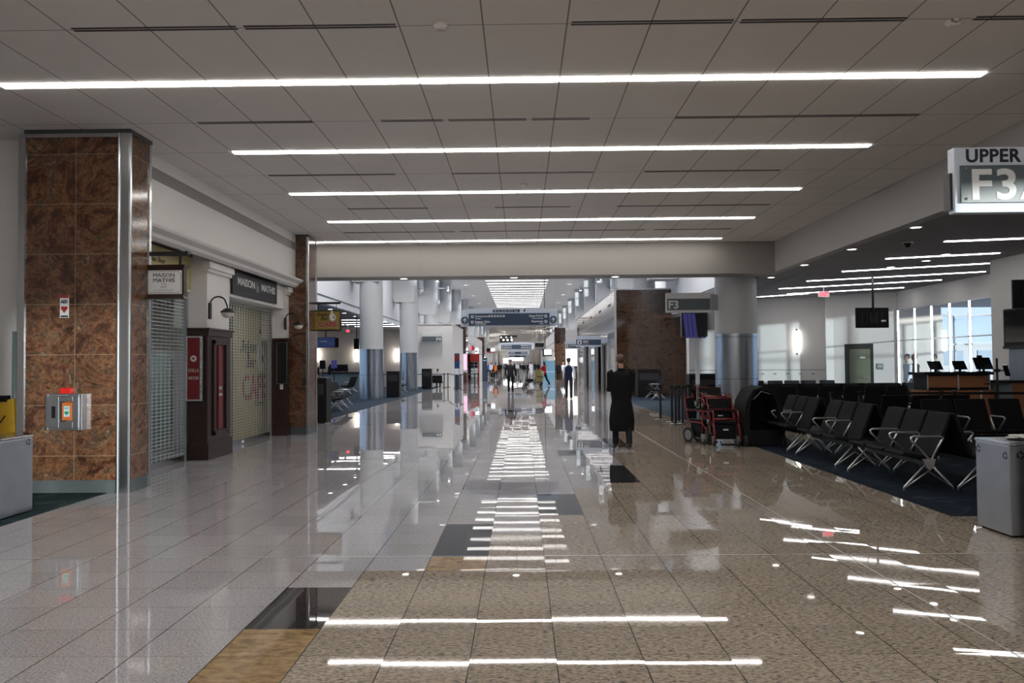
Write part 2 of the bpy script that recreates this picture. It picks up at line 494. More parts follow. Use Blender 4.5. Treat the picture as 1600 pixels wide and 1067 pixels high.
def text(s, size, m, parent, loc, rot=(PI / 2, 0, 0), ext=.002, bold=0, width=None, align='CENTER', name='lettering', shear=0, space=1.0):
    """raised lettering from the built-in typeface; the size is the cap height"""
    cu = bpy.data.curves.new('lettering', 'FONT')
    cu.body = s; cu.size = size / .72; cu.extrude = ext; cu.offset = bold; cu.align_x = align; cu.shear = shear
    cu.space_character = space; cu.resolution_u = 4
    t = bpy.data.objects.new('lettering_curve', cu); C.objects.link(t)
    dg = bpy.context.evaluated_depsgraph_get(); dg.update()
    me = bpy.data.meshes.new_from_object(t.evaluated_get(dg))
    bpy.data.objects.remove(t)
    me.materials.clear(); me.materials.append(MATS[m])
    o = bpy.data.objects.new(name, me); C.objects.link(o)
    if width:
        xs = [v.co.x for v in me.vertices]; w = max(xs) - min(xs); k = width / w
        for v in me.vertices: v.co.x *= k
    o.location = loc; o.rotation_euler = rot
    if parent: o.parent = parent
    return o
ROT_F = (PI / 2, 0, 0)            # lettering that faces the camera
ROT_R = (PI / 2, 0, PI / 2)       # lettering on a left-hand wall, facing the concourse
def Y(d): return d * S
# ------------------------------------------------------------------ the setting: floor
def plane_at(px, py, z):
    d = ray(px, py); t = (z - CAMZ) / d.z
    return d.x * t, d.y * t
ZC, ZG, ZL, ZH = 4.70, 3.92, 4.13, 9.7      # ceilings: near hall, right gate, left gate, high hall
YB0, YB1 = 20.5, 21.4                       # header beam
XB = [(-1.74, 3.0), (-1.72, 4.95), (-1.245, 5.86), (-.77, 6.77), (-.295, 7.6), (.18, 8.1), (.655, 10), (1.13, 11), (1.605, 12.7), (2.1, 16.5), (2.6, 21), (4.6, 30), (4.7, 300)]
def xb(y):
    if y <= XB[0][1]: return XB[0][0] - (XB[0][1] - y) * .6
    for (xa, ya), (xc, yc) in zip(XB, XB[1:]):
        if y <= yc: return xa + (xc - xa) * (y - ya) / (yc - ya)
    return 9
fl = MB()
ACC = {}
for k in (0, 1): ACC[(0, k)] = 2
for k in (-1, -2, -3): ACC[(0, k)] = 3
for k in (4, 5, 6): ACC[(2, k)] = 2
ACC[(2, 3)] = 3
for k in range(8, 11): ACC[(4, k)] = 2
for k in range(13, 17): ACC[(6, k)] = 2
for k in range(23, 27): ACC[(7, k)] = 2
for k in range(20, 22): ACC[(5, k)] = 2
for k in range(48, 51): ACC[(2, k)] = 2
for k in range(60, 63): ACC[(-3, k)] = 2
for k in range(78, 82): ACC[(4, k)] = 2
for i in range(-33, 42):
    for k in range(-51, 380):
        x0, y0 = OX_ + PX_ * i, OY_ + PY_ * k
        far = k > 60
        fl.cur = ACC.get((i, k), 0 if (x0 + PX_ / 2 > xb(y0 + PY_ / 2)) else 1)
        fl.add([(x0, y0, 0), (x0 + PX_, y0, 0), (x0 + PX_, y0 + PY_, 0), (x0, y0 + PY_, 0)], [(0, 1, 2, 3)])
me = bpy.data.meshes.new('floor'); me.from_pydata(fl.v, [], fl.f)
for n in ('stone_tan', 'stone_grey', 'stone_black', 'stone_gold'): me.materials.append(M[n])
me.polygons.foreach_set('material_index', fl.m)
bm = bmesh.new(); bm.from_mesh(me); bmesh.ops.remove_doubles(bm, verts=bm.verts, dist=.001); bm.to_mesh(me); bm.free()
fo = bpy.data.objects.new('floor', me); C.objects.link(fo); fo['kind'] = 'structure'
b = MB().box(-8, 4.4, 6.788, 6.796, .0, .0012).box(2.70, 2.708, 2.5, 30, 0, .0012).box(-8, 3, 28.3, 28.312, 0, .0012)
struct('trim_1', b, 'alu')
def slab(name, x0, x1, y0, y1, m):
    struct(name, MB().box(x0, x1, y0, y1, 0.0, .008), m)
slab('floor_carpet_right', 4.45, 10.9, Y(7.26), Y(14.2), 'carpet')
slab('floor_carpet_gate', 4.42, 12.5, Y(18.6), Y(33.9), 'carpet_bright')
slab('floor_carpet_left', -16, -5.75, 21.3, 57.8, 'carpet_bright')
slab('floor_carpet_alcove', -9, -5.33, 3.0, 10.6, 'carpet_green')

# ------------------------------------------------------------------ near hall shell
struct('ceiling', MB().box(-9.2, 6.7, -18, YB0, ZC, ZC + .15), 'ceiling_tile')
struct('ceiling_corner', MB().box(6.52, 7.5, YB1, 30, ZG + .01, ZG + .14), 'gate_ceiling')
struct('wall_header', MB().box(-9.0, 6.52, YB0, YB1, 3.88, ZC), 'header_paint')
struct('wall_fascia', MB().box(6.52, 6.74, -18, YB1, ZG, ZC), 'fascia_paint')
struct('ceiling_gate', MB().box(6.74, 11.15, -18, YB1, ZG, ZG + .15).box(11.15, 17, 18.45, YB1, ZG, ZG + .15).box(7.4, 17, YB1, 33, ZG, ZG + .15), 'gate_ceiling')
struct('wall_back', MB().box(-9.2, 11.15, -18.2, -18, 0, ZC), 'white_paint')
struct('wall_left', MB().box(-9.2, -9, -18, 10.65, 0, ZC).box(-9, -6.4, 10.65, 10.85, 0, ZC), 'white_paint')
# right wall; two unseen windows added and sized to aim the low sun
X = 10.9
b = MB()
b.box(X, X + .25, -18, -16.8, 0, ZG).box(X, X + .25, -16.8, -14.2, 0, .8).box(X, X + .25, -14.2, -2.9, 0, ZG)
b.box(X, X + .25, -2.9, .4, 0, 2.7).box(X, X + .25, .4, Y(16.1), 0, ZG)
struct('wall_right', b, 'gate_paint')
def window(name, axis, pos, a0, a1, z0, z1, mulls, rails, t=.06, d=.12, fm='alu'):
    b = MB()
    def B(u0, u1, w0, w1):
        if axis == 'x': b.box(pos, pos + d, u0, u1, w0, w1)
        else: b.box(u0, u1, pos, pos + d, w0, w1)
    B(a0, a1, z0, z0 + t); B(a0, a1, z1 - t, z1); B(a0, a0 + t, z0 + t, z1 - t); B(a1 - t, a1, z0 + t, z1 - t)
    for m in mulls: B(m - t / 2, m + t / 2, z0 + t, z1 - t)
    for r in rails: B(a0 + t, a1 - t, r - t / 2, r + t / 2)
    o = struct(name, b, fm)
    g = MB()
    if axis == 'x': g.box(pos + d / 2 - .004, pos + d / 2 + .004, a0 + t, a1 - t, z0 + t, z1 - t)
    else: g.box(a0 + t, a1 - t, pos + d / 2 - .004, pos + d / 2 + .004, z0 + t, z1 - t)
    g.build('window_glass', 'glass', o)
    return o
window('window_1', 'x', X + .05, -16.8, -14.2, .8, ZG, [-15.5], [])
window('window_2', 'x', X + .05, -2.9, .4, 2.7, ZG, [], [])

# ------------------------------------------------------------------ right gate room
yW0, yW1 = Y(18.5), Y(23.2)
b = MB().box(12.55, 12.75, Y(16.1), yW0, 0, ZG).box(12.55, 12.75, yW0, yW1, 3.32, ZG).box(12.55, 12.75, yW0, yW1, 0, .08).box(11.15, 12.75, Y(16.1) - .2, Y(16.1), 0, ZG)
struct('wall_window', b, 'gate_paint')
window('window_3', 'x', 12.56, yW0, yW1, .08, 3.32, [Y(19.5), Y(20.4), Y(21.3), Y(22.2)], [2.28], t=.035, d=.06)
def vwall(name, p, q, z0, z1, m, th=.2, mb=None):
    """wall between plan points p and q"""
    p, q = Vector(p), Vector(q); d = (q - p).normalized(); n = Vector((-d.y, d.x)) * th
    pts = [p, q, q + n, p + n]
    b = mb or MB()
    b.hexa([(a.x, a.y, z0) for a in pts], [(a.x, a.y, z1) for a in pts])
    return b if mb else struct(name, b, m)
A0, A1 = (6.42, Y(26.5)), (11.05, Y(24.6))
B0, B1 = (10.88, Y(24.15)), (12.6, Y(23.2))
vwall('wall_gate_end', A1, A0, 0, ZG, 'gate_paint', -.25)
vwall('wall_gate_return', A1, B0, 0, ZG, 'gate_paint', -.25)
def lerp2(p, q, t): return (p[0] + (q[0] - p[0]) * t, p[1] + (q[1] - p[1]) * t)
d0, d1 = .17, .62
b = MB()
vwall('', lerp2(B0, B1, d0), B0, 0, ZG, None, -.2, b); vwall('', B1, lerp2(B0, B1, d1), 0, ZG, None, -.2, b)
vwall('', lerp2(B0, B1, d1), lerp2(B0, B1, d0), 2.2, ZG, None, -.2, b)
struct('wall_gate_door', b, 'gate_paint')
b = MB(); q0, q1 = Vector(lerp2(B0, B1, d0)), Vector(lerp2(B0, B1, d1))
vwall('', q1, q0, 0, 2.2, None, -.04, b)
dr = struct('door_1', b, 'door_dark')
dd = (q1 - q0).normalized(); nn = Vector((dd.y, -dd.x))
def strip(u0, u1, z0, z1, off, th, m, name):
    a, c = q0 + dd * u0, q0 + dd * u1
    pts = [a + nn * off, c + nn * off, c + nn * (off + th), a + nn * (off + th)]
    return MB().hexa([(p.x, p.y, z0) for p in pts], [(p.x, p.y, z1) for p in pts]).build(name, m, dr)
W_ = (q1 - q0).length
strip(.16, W_ - .10, .05, 2.02, .0, .03, 'door_olive', 'door_leaf')
strip(.62, .78, 1.02, 1.05, .03, .06, 'alu', 'door_handle')
strip(.50, .66, 1.70, 1.76, .03, .01, 'sign_white', 'door_plate')
b = MB()          # the glazed room beyond
b.box(12.75, 18.3, 35, 35.2, 0, ZG)
struct('wall_beyond_glass', b, 'cream_paint')
struct('ceiling_beyond_glass', MB().box(17, 22, 18.4, 35.2, ZG, ZG + .15).box(12.75, 17, 33, 35.2, ZG, ZG + .15), 'gate_ceiling')
window('window_36', 'y', 35.0, 18.3, 22, .1, 3.6, [18.9, 19.6, 20.8], [2.3], t=.06, fm='column_paint')
window('window_37', 'x', 21.9, 18.4, 35, .1, 3.7, [20.5, 22.6, 24.7, 26.8, 28.9, 31], [2.3], t=.06, fm='column_paint')
window('window_38', 'y', 18.4, 12.75, 21.9, .1, 3.7, [15, 17.3, 19.6], [2.3], t=.06, fm='column_paint')
struct('wall_gate_side', MB().hexa([(6.42, Y(26.5), 0), (6.6, Y(26.5), 0), (8.3, Y(34), 0), (8.1, Y(34), 0)],
                                  [(6.42, Y(26.5), ZG), (6.6, Y(26.5), ZG), (8.3, Y(34), ZG), (8.1, Y(34), ZG)]), 'gate_paint')

t = thing('terminal_building', 'pale low terminal building outdoors, seen through the glass wall of the right gate', 'building', (36, 66, -.3))
MB().box(-14, 16, 0, 12, 0, 3.2).build('body', 'cream_paint', t)
for k in range(8): MB().box(-13 + k * 3.6, -10.6 + k * 3.6, -.08, 0, 1.5, 2.7).build('window_band', 'board_blue', t)
MB().box(-14.3, 16.3, -.3, 12.3, 3.2, 3.4).build('roof', 'column_paint', t)
struct('ground', MB().box(22.3, 160, -60, 160, -.5, -.3).box(-160, -16.3, -60, 160, -.5, -.3), 'tarmac')
# ------------------------------------------------------------------ left side: granite pillars and the cafe front
def pillar(x0, x1, y0, y1, lab=None, wide=.15, m='granite_red'):
    b = MB().box(x0, x1, y0, y1, .17, ZC - .05)
    o = struct('pillar', b, m)
    MB().box(x0 + .02, x1 - .01, y0 + .01, y1 - .01, 0, .17).build('pillar_base', 'slate_base', o)
    MB().box(x0 - .02, x1 + .02, y0 - .02, y1 + .02, ZC - .05, ZC).build('pillar_cap', 'dark_trim', o)
    c = MB()
    if wide > .1:
        c.tube([(x1 - wide + .02, y0 - .01, 0), (x1 - wide + .02, y0 - .01, ZC - .05)], .022, 8)
        c.tube([(x1 + .0, y0 + .01, 0), (x1 + .0, y0 + .01, ZC - .05)], .025, 8)
        c.box(x1 - wide, x1 + .012, y0 - .014, y0 + .01, 0, ZC - .05)
        c.box(x0, x1, y0 - .012, y0 + .01, ZC - .10, ZC - .05)
    else:
        c.box(x1 - wide, x1 + .01, y0 - .01, y0 + .01, 0, ZC - .05)
        c.tube([(x1, y0, 0), (x1, y0, ZC - .05)], .018, 8)
    c.box(x1 - .01, x1 + .014, y1 - .05, y1 + .012, 0, ZC - .05)
    c.build('corner_trim', 'steel', o)
    return o
YP0, YP1 = Y(8.85), 10.82
p1 = pillar(-6.40, -5.05, YP0, YP1)
MB().box(-6.49, -6.40, YP0 - .02, YP0 + .25, 0, ZC - .05).build('side_trim', 'steel', p1)
p2 = pillar(-5.47, -5.0, Y(16.2), 19.5, wide=.05)
YS0, YS1 = YP1, Y(16.2)
yp0, yp1 = Y(11.9), Y(12.85)
XG = -5.81
b = MB()
b.box(-6.1, -5.30, YS0, YS1, 3.60, ZC)                     # upper wall
b.box(-6.0, -5.72, YS0, yp0, 2.9, 3.60)                    # over the first grille
b.box(-6.0, -5.50, yp1, Y(16.0), 2.93, 3.60)               # over the second grille
b.box(-6.0, -5.44, yp0 + .02, yp1 - .02, 2.28, 3.60)       # white pilasters
b.box(-6.0, -5.46, Y(15.95), YS1, 2.2, 3.60)
struct('wall_shopfront', b, 'white_paint')
prof = [(-5.32, 3.44), (-5.24, 3.48), (-5.22, 3.53), (-5.12, 3.58), (-5.10, 3.62), (-5.32, 3.64)]
b = MB().prism([(x, z) for x, z in prof], YS0, YS1, 'y')
for (u, v, xx) in ((yp0 - .06, yp1 + .04, -5.36), (Y(15.9), YS1, -5.36)):
    b.box(-5.5, xx, u, v, 3.32, 3.44).box(-5.5, xx - .04, u + .03, v - .02, 3.26, 3.32)
b.box(-5.52, -5.47, yp1, Y(15.95), 3.36, 3.44)
struct('trim_cornice', b, 'white_paint', bevel=.006)
struct('trim_band', MB().box(-5.31, -5.285, YS0, YS1, 4.33, 4.50), 'grey_trim')
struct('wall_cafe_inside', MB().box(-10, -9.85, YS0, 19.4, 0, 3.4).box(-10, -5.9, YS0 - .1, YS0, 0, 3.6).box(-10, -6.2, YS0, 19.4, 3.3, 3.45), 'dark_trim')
struct('wall_cafe_side', MB().box(-16, -5.48, 19.4, 19.6, 0, ZC), 'white_paint')

def cyl_column(x, y, r, z0, z1, clad=2.35):
    o = struct('column', MB().cyl(x, y, max(z0, clad), z1, r, 40), 'column_paint', auto=True)
    if z0 < clad:
        MB().cyl(x, y, z0, clad, r + .015, 40).build('column_cladding', 'column_cladding', o, auto=True)
        MB().cyl(x, y, clad - .03, clad + .0, r + .03, 40).build('column_ring', 'steel', o, auto=True)
    return o
# ------------------------------------------------------------------ high hall
XL, XR = -8.0, 7.4
YE = 176
struct('wall_hall_near', MB().box(XL - .3, XR + .3, YB1 - .2, YB1, ZC, ZH + .2).box(-9, XL, YB0, YB1, 0, ZC), 'white_paint')
struct('ceiling_hall', MB().box(XL - .3, XR + .3, YB1, YE, ZH, ZH + .2), 'hall_ceiling')
bays = [37.8 + 12.5 * k for k in range(-1, 11)]
wl, wr = MB(), MB()
for mb, xa, xc in ((wl, XL - .3, XL), (wr, XR, XR + .3)):
    mb.box(xa, xc, YB1, YE, ZL if xa < 0 else ZG + .02, 7.9)
    mb.box(xa, xc, YB1, YE, 9.55, ZH)
    mb.box(xa, xc, YB1, bays[0] + 2.2, 7.9, 9.55)
    for k, y in enumerate(bays):
        e = (bays[k + 1] + 2.2) if k + 1 < len(bays) else YE
        mb.box(xa, xc, y + 10.3, e, 7.9, 9.55)
struct('wall_hall_left', wl, 'hall_paint'); struct('wall_hall_right', wr, 'hall_paint')
struct('trim_2', MB().box(XL, XL + .02, YB1, 68, 4.42, 4.46).box(XR - .02, XR, YB1, 40, 4.42, 4.46), 'dark_trim')
n = 5
for y in bays:
    for xx in (XL - .2, XR + .1):
        window('window_%d' % n, 'x', xx, y + 2.2, y + 10.3, 7.9, 9.55, [y + 2.2 + 1.35 * j for j in range(1, 6)], [8.8], t=.07)
        n += 1
for k, y in enumerate(bays):
    for s, xw in ((-1, XL), (1, XR)):
        poly = [(xw, 5.75), (xw, 6.9), (xw - s * .8, 7.7), (xw - s * .8, ZH), (xw - s * 1.5, ZH), (xw - s * 1.35, 5.5), (xw - s * .1, 5.5)]
        struct('trim_fin', MB().prism(poly, y - .55, y + .55, 'y'), 'column_paint', bevel=.02)
        x = xw - s * .92
        if s < 0 and k == 0: continue
        if s > 0 and k == 0:
            cyl_column(6.02, 22.45, .57, 0, ZH, 2.39); continue
        if s > 0 and k == 1: cyl_column(6.35, 41.2, .58, 5.2, ZH); continue
        z0 = 0 if (s < 0 and k in (1, 2)) else 4.5
        cyl_column(x, y, .55, z0, ZH)
# left gate room
struct('ceiling_left_gate', MB().box(-16, XL - .3, 19.6, 57.6, ZL, ZL + .15), 'gate_ceiling')
struct('wall_left_gate_end', MB().box(-16, XL, 57.5, 57.7, 0, ZL + .4), 'cream_paint')
b = MB().box(-16.2, -16, 19.6, 24, 0, ZL).box(-16.2, -16, 50, 57.7, 0, ZL).box(-16.2, -16, 24, 50, 0, .3).box(-16.2, -16, 24, 50, 3.8, ZL)
struct('wall_left_gate', b, 'cream_paint')
window('window_40', 'x', -16.15, 24, 50, .3, 3.8, [24 + 2.6 * j for j in range(1, 10)], [2.4])
# left blocks along the concourse
XS = -4.95
struct('wall_left_block', MB().box(XL, XS, Y(50), Y(59), 0, 4.5), 'gate_paint')
struct('trim_3', MB().box(XL, XS + .03, Y(50) - .03, Y(59), 4.5, 4.56), 'white_paint')
struct('pillar_brown', MB().box(XL, XS + .25, Y(59), Y(61), 0, 5.0), 'granite_block')
b = MB().box(XL, XS, Y(61), Y(88), 2.75, 4.5).box(XL - .2, XL, Y(61), Y(88), 0, 4.5).box(XS - .3, XS, Y(61), Y(61.8), 0, 2.75).box(XS - .3, XS, Y(75), Y(88), 0, 2.75)
struct('wall_left_shops', b, 'white_paint')
struct('trim_4', MB().box(XS, XS + .02, Y(61), Y(88), 3.55, 3.6).box(XS, XS + .02, Y(61), Y(88), 2.75, 2.85), 'grey_trim')
struct('pillar_brown', MB().box(XL, XS + .25, Y(88), Y(90.5), 0, 5.0), 'granite_block')
struct('wall_left_far', MB().box(XL, XS, Y(90.5), YE, 0, 4.5), 'gate_paint')
# right restroom block
XQ, yq0, yq1 = 4.64, Y(34), Y(57)
struct('wall_brown_granite', MB().box(XQ, 8.3, yq0, yq0 + .25, 0, 5.2), 'granite_block')
b = MB().box(XQ, XQ + .25, yq0 + .25, yq1, 2.85, 5.2).box(XQ + .25, XR, yq0 + .25, yq1, 5.05, 5.2)
struct('wall_restrooms', b, 'panel_glass')
struct('wall_restroom_inside', MB().box(XQ + 1.6, XQ + 1.8, yq0 + .25, yq1, 0, 2.85).box(XQ + .25, XQ + 1.6, yq0 + .25, yq1, 2.85, 2.95).box(XQ, XR, yq1, yq1 + .2, 0, 5.2), 'gate_paint')
b = MB().box(XQ - .04, XQ + .06, yq0 - .04, yq0 + .06, 0, 5.2).box(XQ - .04, 8.3, yq0 - .04, yq0 + .06, 5.2, 5.27).box(XQ - .04, XQ + .25, yq0, yq1, 5.2, 5.27).box(XQ - .02, XQ + .02, yq0, yq1, 2.80, 2.90)
b.box(XQ - .02, XQ, yq0, yq1, 4.0, 4.02)
struct('trim_5', b, 'alu')
b = MB()
for y in (yq0 + 3.2, yq0 + 6.5, yq0 + 11, yq0 + 15, yq0 + 20): b.box(XQ - .03, XQ + .2, y, y + .28, 0, 2.85)
struct('trim_6', b, 'alu')
b = MB()
for y0_, y1_ in ((yq0 + .6, yq0 + 3.2), (yq0 + 11.3, yq0 + 15), (yq0 + 20.3, yq1)): b.box(XQ + .05, XQ + .12, y0_, y1_, .0, 2.8)
struct('wall_restroom_panels', b, 'panel_glass')
b = MB()
for y0_ in (yq0 + 4.6, yq0 + 9.0, yq0 + 16.5): b.box(XQ + 1.55, XQ + 1.6, y0_, y0_ + 1.1, 0, 2.3)
struct('door_2', b, 'door_dark')
b = MB().box(XQ - .05, XQ + .02, yq0 + 5.2, yq0 + 5.35, 0, 2.6).box(XQ + .3, XQ + .4, yq0 + 8.2, yq0 + 8.5, 0, 2.7).box(XQ + .1, XQ + .2, yq0 + 17.5, yq0 + 17.8, 0, 2.7).box(XQ + .1, XQ + .18, yq0 + 1.8, yq0 + 1.9, 0, 2.4)
struct('trim_9', b, 'black_metal')
b = MB()
for y in (yq0 + 2, yq0 + 7.0, yq0 + 13, yq0 + 19.5): b.box(XQ - .012, XQ, y, y + 1.2, 4.55, 4.68)
struct('trim_7', b, 'black_metal')
yr0, yr1 = Y(70), Y(94)
struct('pillar_brown', MB().box(3.4, 4.5, yr0, yr0 + .4, 0, 5.2), 'granite_block')
struct('wall_right_far', MB().box(4.5, XR, yr0, yr0 + .3, 0, 5.0).box(3.4, 3.7, yr0 + .4, yr1, 0, 4.9).box(4.2, XR, yr1, YE, 0, 4.5), 'white_paint')
struct('trim_8', MB().box(3.38, 3.4, yr0, yr1, 3.7, 3.78).box(3.38, 3.4, yr0, yr1, 2.9, 2.98), 'grey_trim')
# far end
struct('wall_far_end', MB().box(XL, XR, YE, YE + .3, 0, ZH), 'cream_paint')
pn = MB()
random.seed(3)
for k in range(9):
    for j in range(7):
        x = -4.4 + j * 1.5 - (k % 2) * .3; z = 8.9 - .16 * k + random.uniform(-.12, .12)
        pn.box(x, x + 1.3, 128 + k * 5, 131.6 + k * 5, z, z + .08)
struct('ceiling_baffles', pn, 'cream_paint')

# ------------------------------------------------------------------ ceiling lights
def slot(segs, w, y, z, seg, m, label, group, gap=.022):
    t = thing('ceiling_light', label, 'ceiling light', (0, y, z), 0, group)
    for i, x in enumerate(segs):
        MB().box(x + gap / 2, x + seg - gap / 2, -w / 2, w / 2, -.012, 0).build('diffuser', m, t)
    return t
SEG = 1.526
near = ['topmost of the long white light slots, above the whole picture width', 'second long white light slot from the top of the picture', 'third long white light slot from the top, middle of the five',
        'fourth long white light slot from the top of the picture', 'fifth long white light slot, lowest, just in front of the header beam']
for r in range(5):
    n = 7 if r == 0 else 6
    if r == 4: n = 7
    slot([5.02 - SEG * (i + 1) for i in range(n)] , .13, 8.6 + 2.83 * r, ZC, SEG, 'light', near[r], 'light slots of the near ceiling')
for r in range(1, 8):
    slot([5.02 - SEG * (i + 1) for i in range(7)], .13, 8.6 - 2.83 * r, ZC, SEG, 'light', 'long white light slot of the near ceiling, behind the camera', 'light slots of the near ceiling')
# slot diffusers for air, between the lights
spans = [[(-4.07, -2.55), (-2.5, -1.1), (.47, 1.95), (2.0, 3.5), (4.1, 4.9)], [(-4.07, -2.6), (-1.75, -.95), (-.9, .1), (.15, .9), (1.95, 5.02)], [(-4.07, -2.0), (-1.1, 1.2), (2.0, 4.2)],
         [(-3.4, -1.8), (-.5, 1.0), (1.9, 4.9)], [(-4.1, -1.5), (-1.4, 2.9), (3.1, 4.9)]]
vl = ['black linear air slots in the ceiling nearest the camera', 'linear air slots between the first and second light rows', 'linear air slots between the second and third light rows',
      'linear air slots between the third and fourth light rows', 'linear air slots between the fourth and fifth light rows']
for r in range(5):
    t = thing('air_vent', vl[r], 'air vent', (0, 8.6 + 2.83 * (r - .5) - .02, ZC), 0, 'linear air slots in the near ceiling')
    for a, c in spans[r]:
        MB().box(a, c, -.05, .05, -.006, 0).build('vent_frame', 'ceiling_tile', t)
        MB().box(a + .01, c - .01, -.04, -.012, -.010, -.006).box(a + .01, c - .01, .012, .04, -.010, -.006).build('vent_slot', 'black_metal', t)
# high hall light slots
first = None
for i in range(60):
    y = 24 + 2.83 * i
    if y > 172: break
    if first is None:
        first = slot([-3.4 + SEG * j for j in range(4)], .75, y, ZH, SEG, 'light_hall', 'long white light slot in the high ceiling of the far hall', 'light slots of the far hall', gap=.03)
    else: dup(first, (0, y, ZH))
# round lamps added along both edges of the high ceiling to brighten the hall
hl = None
for k in range(12):
    for xx in (-5.6, 5.0):
        yy = 31.5 + 12.5 * k
        if hl is None:
            hl = thing('downlight', 'round lamp added near the edge of the high hall ceiling for more light', 'downlight', (xx, yy, ZH), 0, 'added round lamps of the far hall')
            MB().lathe([(.30, 0), (.30, -.05), (.24, -.05), (.24, 0)], n=20).build('ring', 'sign_white', hl); MB().cyl(0, 0, -.02, -.002, .24, 20).build('lamp', 'light_hall', hl)
        else: dup(hl, (xx, yy, ZH))
        ld = bpy.data.lights.new('hall_fill_lamp', 'SPOT'); ld.energy = HALL_W; ld.shadow_soft_size = .22; ld.spot_size = 2.6; ld.spot_blend = .6; ld.color = (1, .97, .93)
        lo = bpy.data.objects.new('hall_fill_lamp', ld); lo.location = (xx, yy, ZH - .06); C.objects.link(lo)
# angled light slots over the right gate, and round lamps
def gate_slot(a, c, lab):
    p, q = Vector(plane_at(*a, ZG)), Vector(plane_at(*c, ZG))
    L = (q - p).length; ang = math.atan2(q.y - p.y, q.x - p.x)
    t = thing('ceiling_light', lab, 'ceiling light', (p.x, p.y, ZG), ang, 'angled light slots over the right gate')
    k = max(1, round(L / 1.5)); s = L / k
    for i in range(k): MB().box(i * s + .012, (i + 1) * s - .012, -.055, .055, -.012, 0).build('diffuser', 'light_gate', t)
gate_slot((1475, 377), (1625, 371), 'angled white light slot nearest the right edge, first over the gate seats')
gate_slot((1383, 404), (1563, 395), 'second angled white light slot over the right gate, below the dome camera')
gate_slot((1315, 424), (1547, 411), 'third angled white light slot over the right gate, where the hanging screen pole starts')
gate_slot((1260, 439), (1541, 424), 'fourth angled white light slot over the right gate')
gate_slot((1217, 451), (1472, 437), 'fifth angled white light slot over the right gate, ending left of the glass wall')
gate_slot((1230, 459), (1413, 449), 'sixth angled white light slot over the right gate, above the door wall')
gate_slot((1180, 464), (1262, 458.5), 'short angled light slot deepest over the right gate, beside the exit sign')
for k in range(4):
    slot([-10.9, -9.4], .13, 44.5 + 2.6 * k, ZL, 1.5, 'light_gate', 'long light slot in the left gate ceiling, behind the first round column', 'light slots of the left gate')
    if k < 3: slot([-14.0, -12.5], .13, 44.5 + 2.6 * k, ZL, 1.5, 'light_gate', 'long light slot in the left gate ceiling, above the blue screen', 'light slots of the left gate, outer')
def downlight(x, y, z, r, lab, grp=None):
    t = thing('downlight', lab, 'downlight', (x, y, z), 0, grp)
    MB().lathe([(r + .03, 0), (r + .03, -.012), (r, -.012), (r, 0)], n=20).build('ring', 'sign_white', t)
    MB().cyl(0, 0, -.010, -.002, r, 20).build('lamp', 'light_down', t)
for px, py, lab in ((1431, 354.5, 'round downlight in the gate ceiling left of the upper level sign'), (1331, 389, 'round downlight in the gate ceiling, second from the sign'),
                    (1257, 413.5, 'round downlight in the gate ceiling above the header corner'), (1205, 433, 'round downlight in the gate ceiling just right of the steel column'),
                    (1478, 397, 'small round downlight between the first two angled slots'), (1447, 407, 'small round downlight just above the third angled slot'), (1392, 417, 'small round downlight above the hanging screen pole')):
    x, y = plane_at(px, py, ZG); downlight(x, y, ZG, .085, lab, 'gate ceiling downlights')
for px, py, lab in ((516, 483, 'round lamp of the left gate ceiling just above the yellow cafe sign'), (538, 489, 'round lamp of the left gate ceiling right of the yellow cafe sign'), (555, 494, 'round lamp of the left gate ceiling left of the first column'), (603, 507, 'round lamp of the left gate ceiling between the round columns')):
    x, y = plane_at(px, py, ZL); downlight(x, y, ZL, .10, lab, 'left gate ceiling lamps')
for px, lab in ((631, 'left round downlight under the header beam'), (803, 'middle round downlight under the header beam, above the concourse sign'), (961, 'right round downlight under the header beam')):
    x, z = at(px, 431, 20.95); downlight(x, 20.95, 3.88, .09, lab, 'downlights under the header beam')
x, y = plane_at(1418, 378, ZG)
t = thing('dome_camera', 'black dome security camera on the right gate ceiling', 'security camera', (x, y, ZG))
MB().cyl(0, 0, -.03, 0, .10, 20).build('base', 'sign_white', t); MB().ball((0, 0, -.04), .075, 16, 10).build('dome', 'screen_black', t, smooth=True)
for px, py, lab in ((819, 288, 'small round smoke detector in the near ceiling, centre'), (688, 38, 'small round smoke detector near the top edge, left of centre'), (1489, 33, 'small round smoke detector near the top right corner')):
    x, y = plane_at(px, py, ZC)
    t = thing('smoke_detector', lab, 'smoke detector', (x, y, ZC))
    MB().lathe([(.0, -.05), (.04, -.05), (.05, -.03), (.065, -.02), (.065, 0)], n=18).build('housing', 'ceiling_tile', t, auto=True)
def sconce(x, y, z, h, rz, lab, w=.13):
    t = thing('wall_sconce', lab, 'wall light', (x, y, z), rz, 'tall glowing wall sconces')
    MB().lathe([(.02, -h / 2), (w / 2, -h / 2 + .05), (w / 2 + .01, 0), (w / 2, h / 2 - .05), (.02, h / 2)], 0, -w / 2 - .04, 16).build('glass_tube', 'sconce_glow', t, smooth=True)
    MB().box(-.03, .03, -w / 2 - .02, 0, -h / 2 - .06, -h / 2 + .02).box(-.03, .03, -w / 2 - .02, 0, h / 2 - .02, h / 2 + .06).build('bracket', 'black_metal', t)
for px, lab in ((495, 'glowing wall sconce below the blue screen in the left gate'), (557.5, 'glowing wall sconce just left of the first round column'), (620.5, 'glowing wall sconce between the two round columns')):
    x, z = at(px, 555, 57.4); sconce(x, 57.45, z, .95, 0, lab, .24)
pa = Vector(lerp2(A0, A1, .745)); da = (Vector(A1) - Vector(A0)); ang = math.atan2(da.y, da.x)
x, z = at(1246, 534, pa.y); sconce(x, pa.y + .03, z, .80, ang, 'glowing wall sconce on the sunlit wall behind the gate seats', .16)
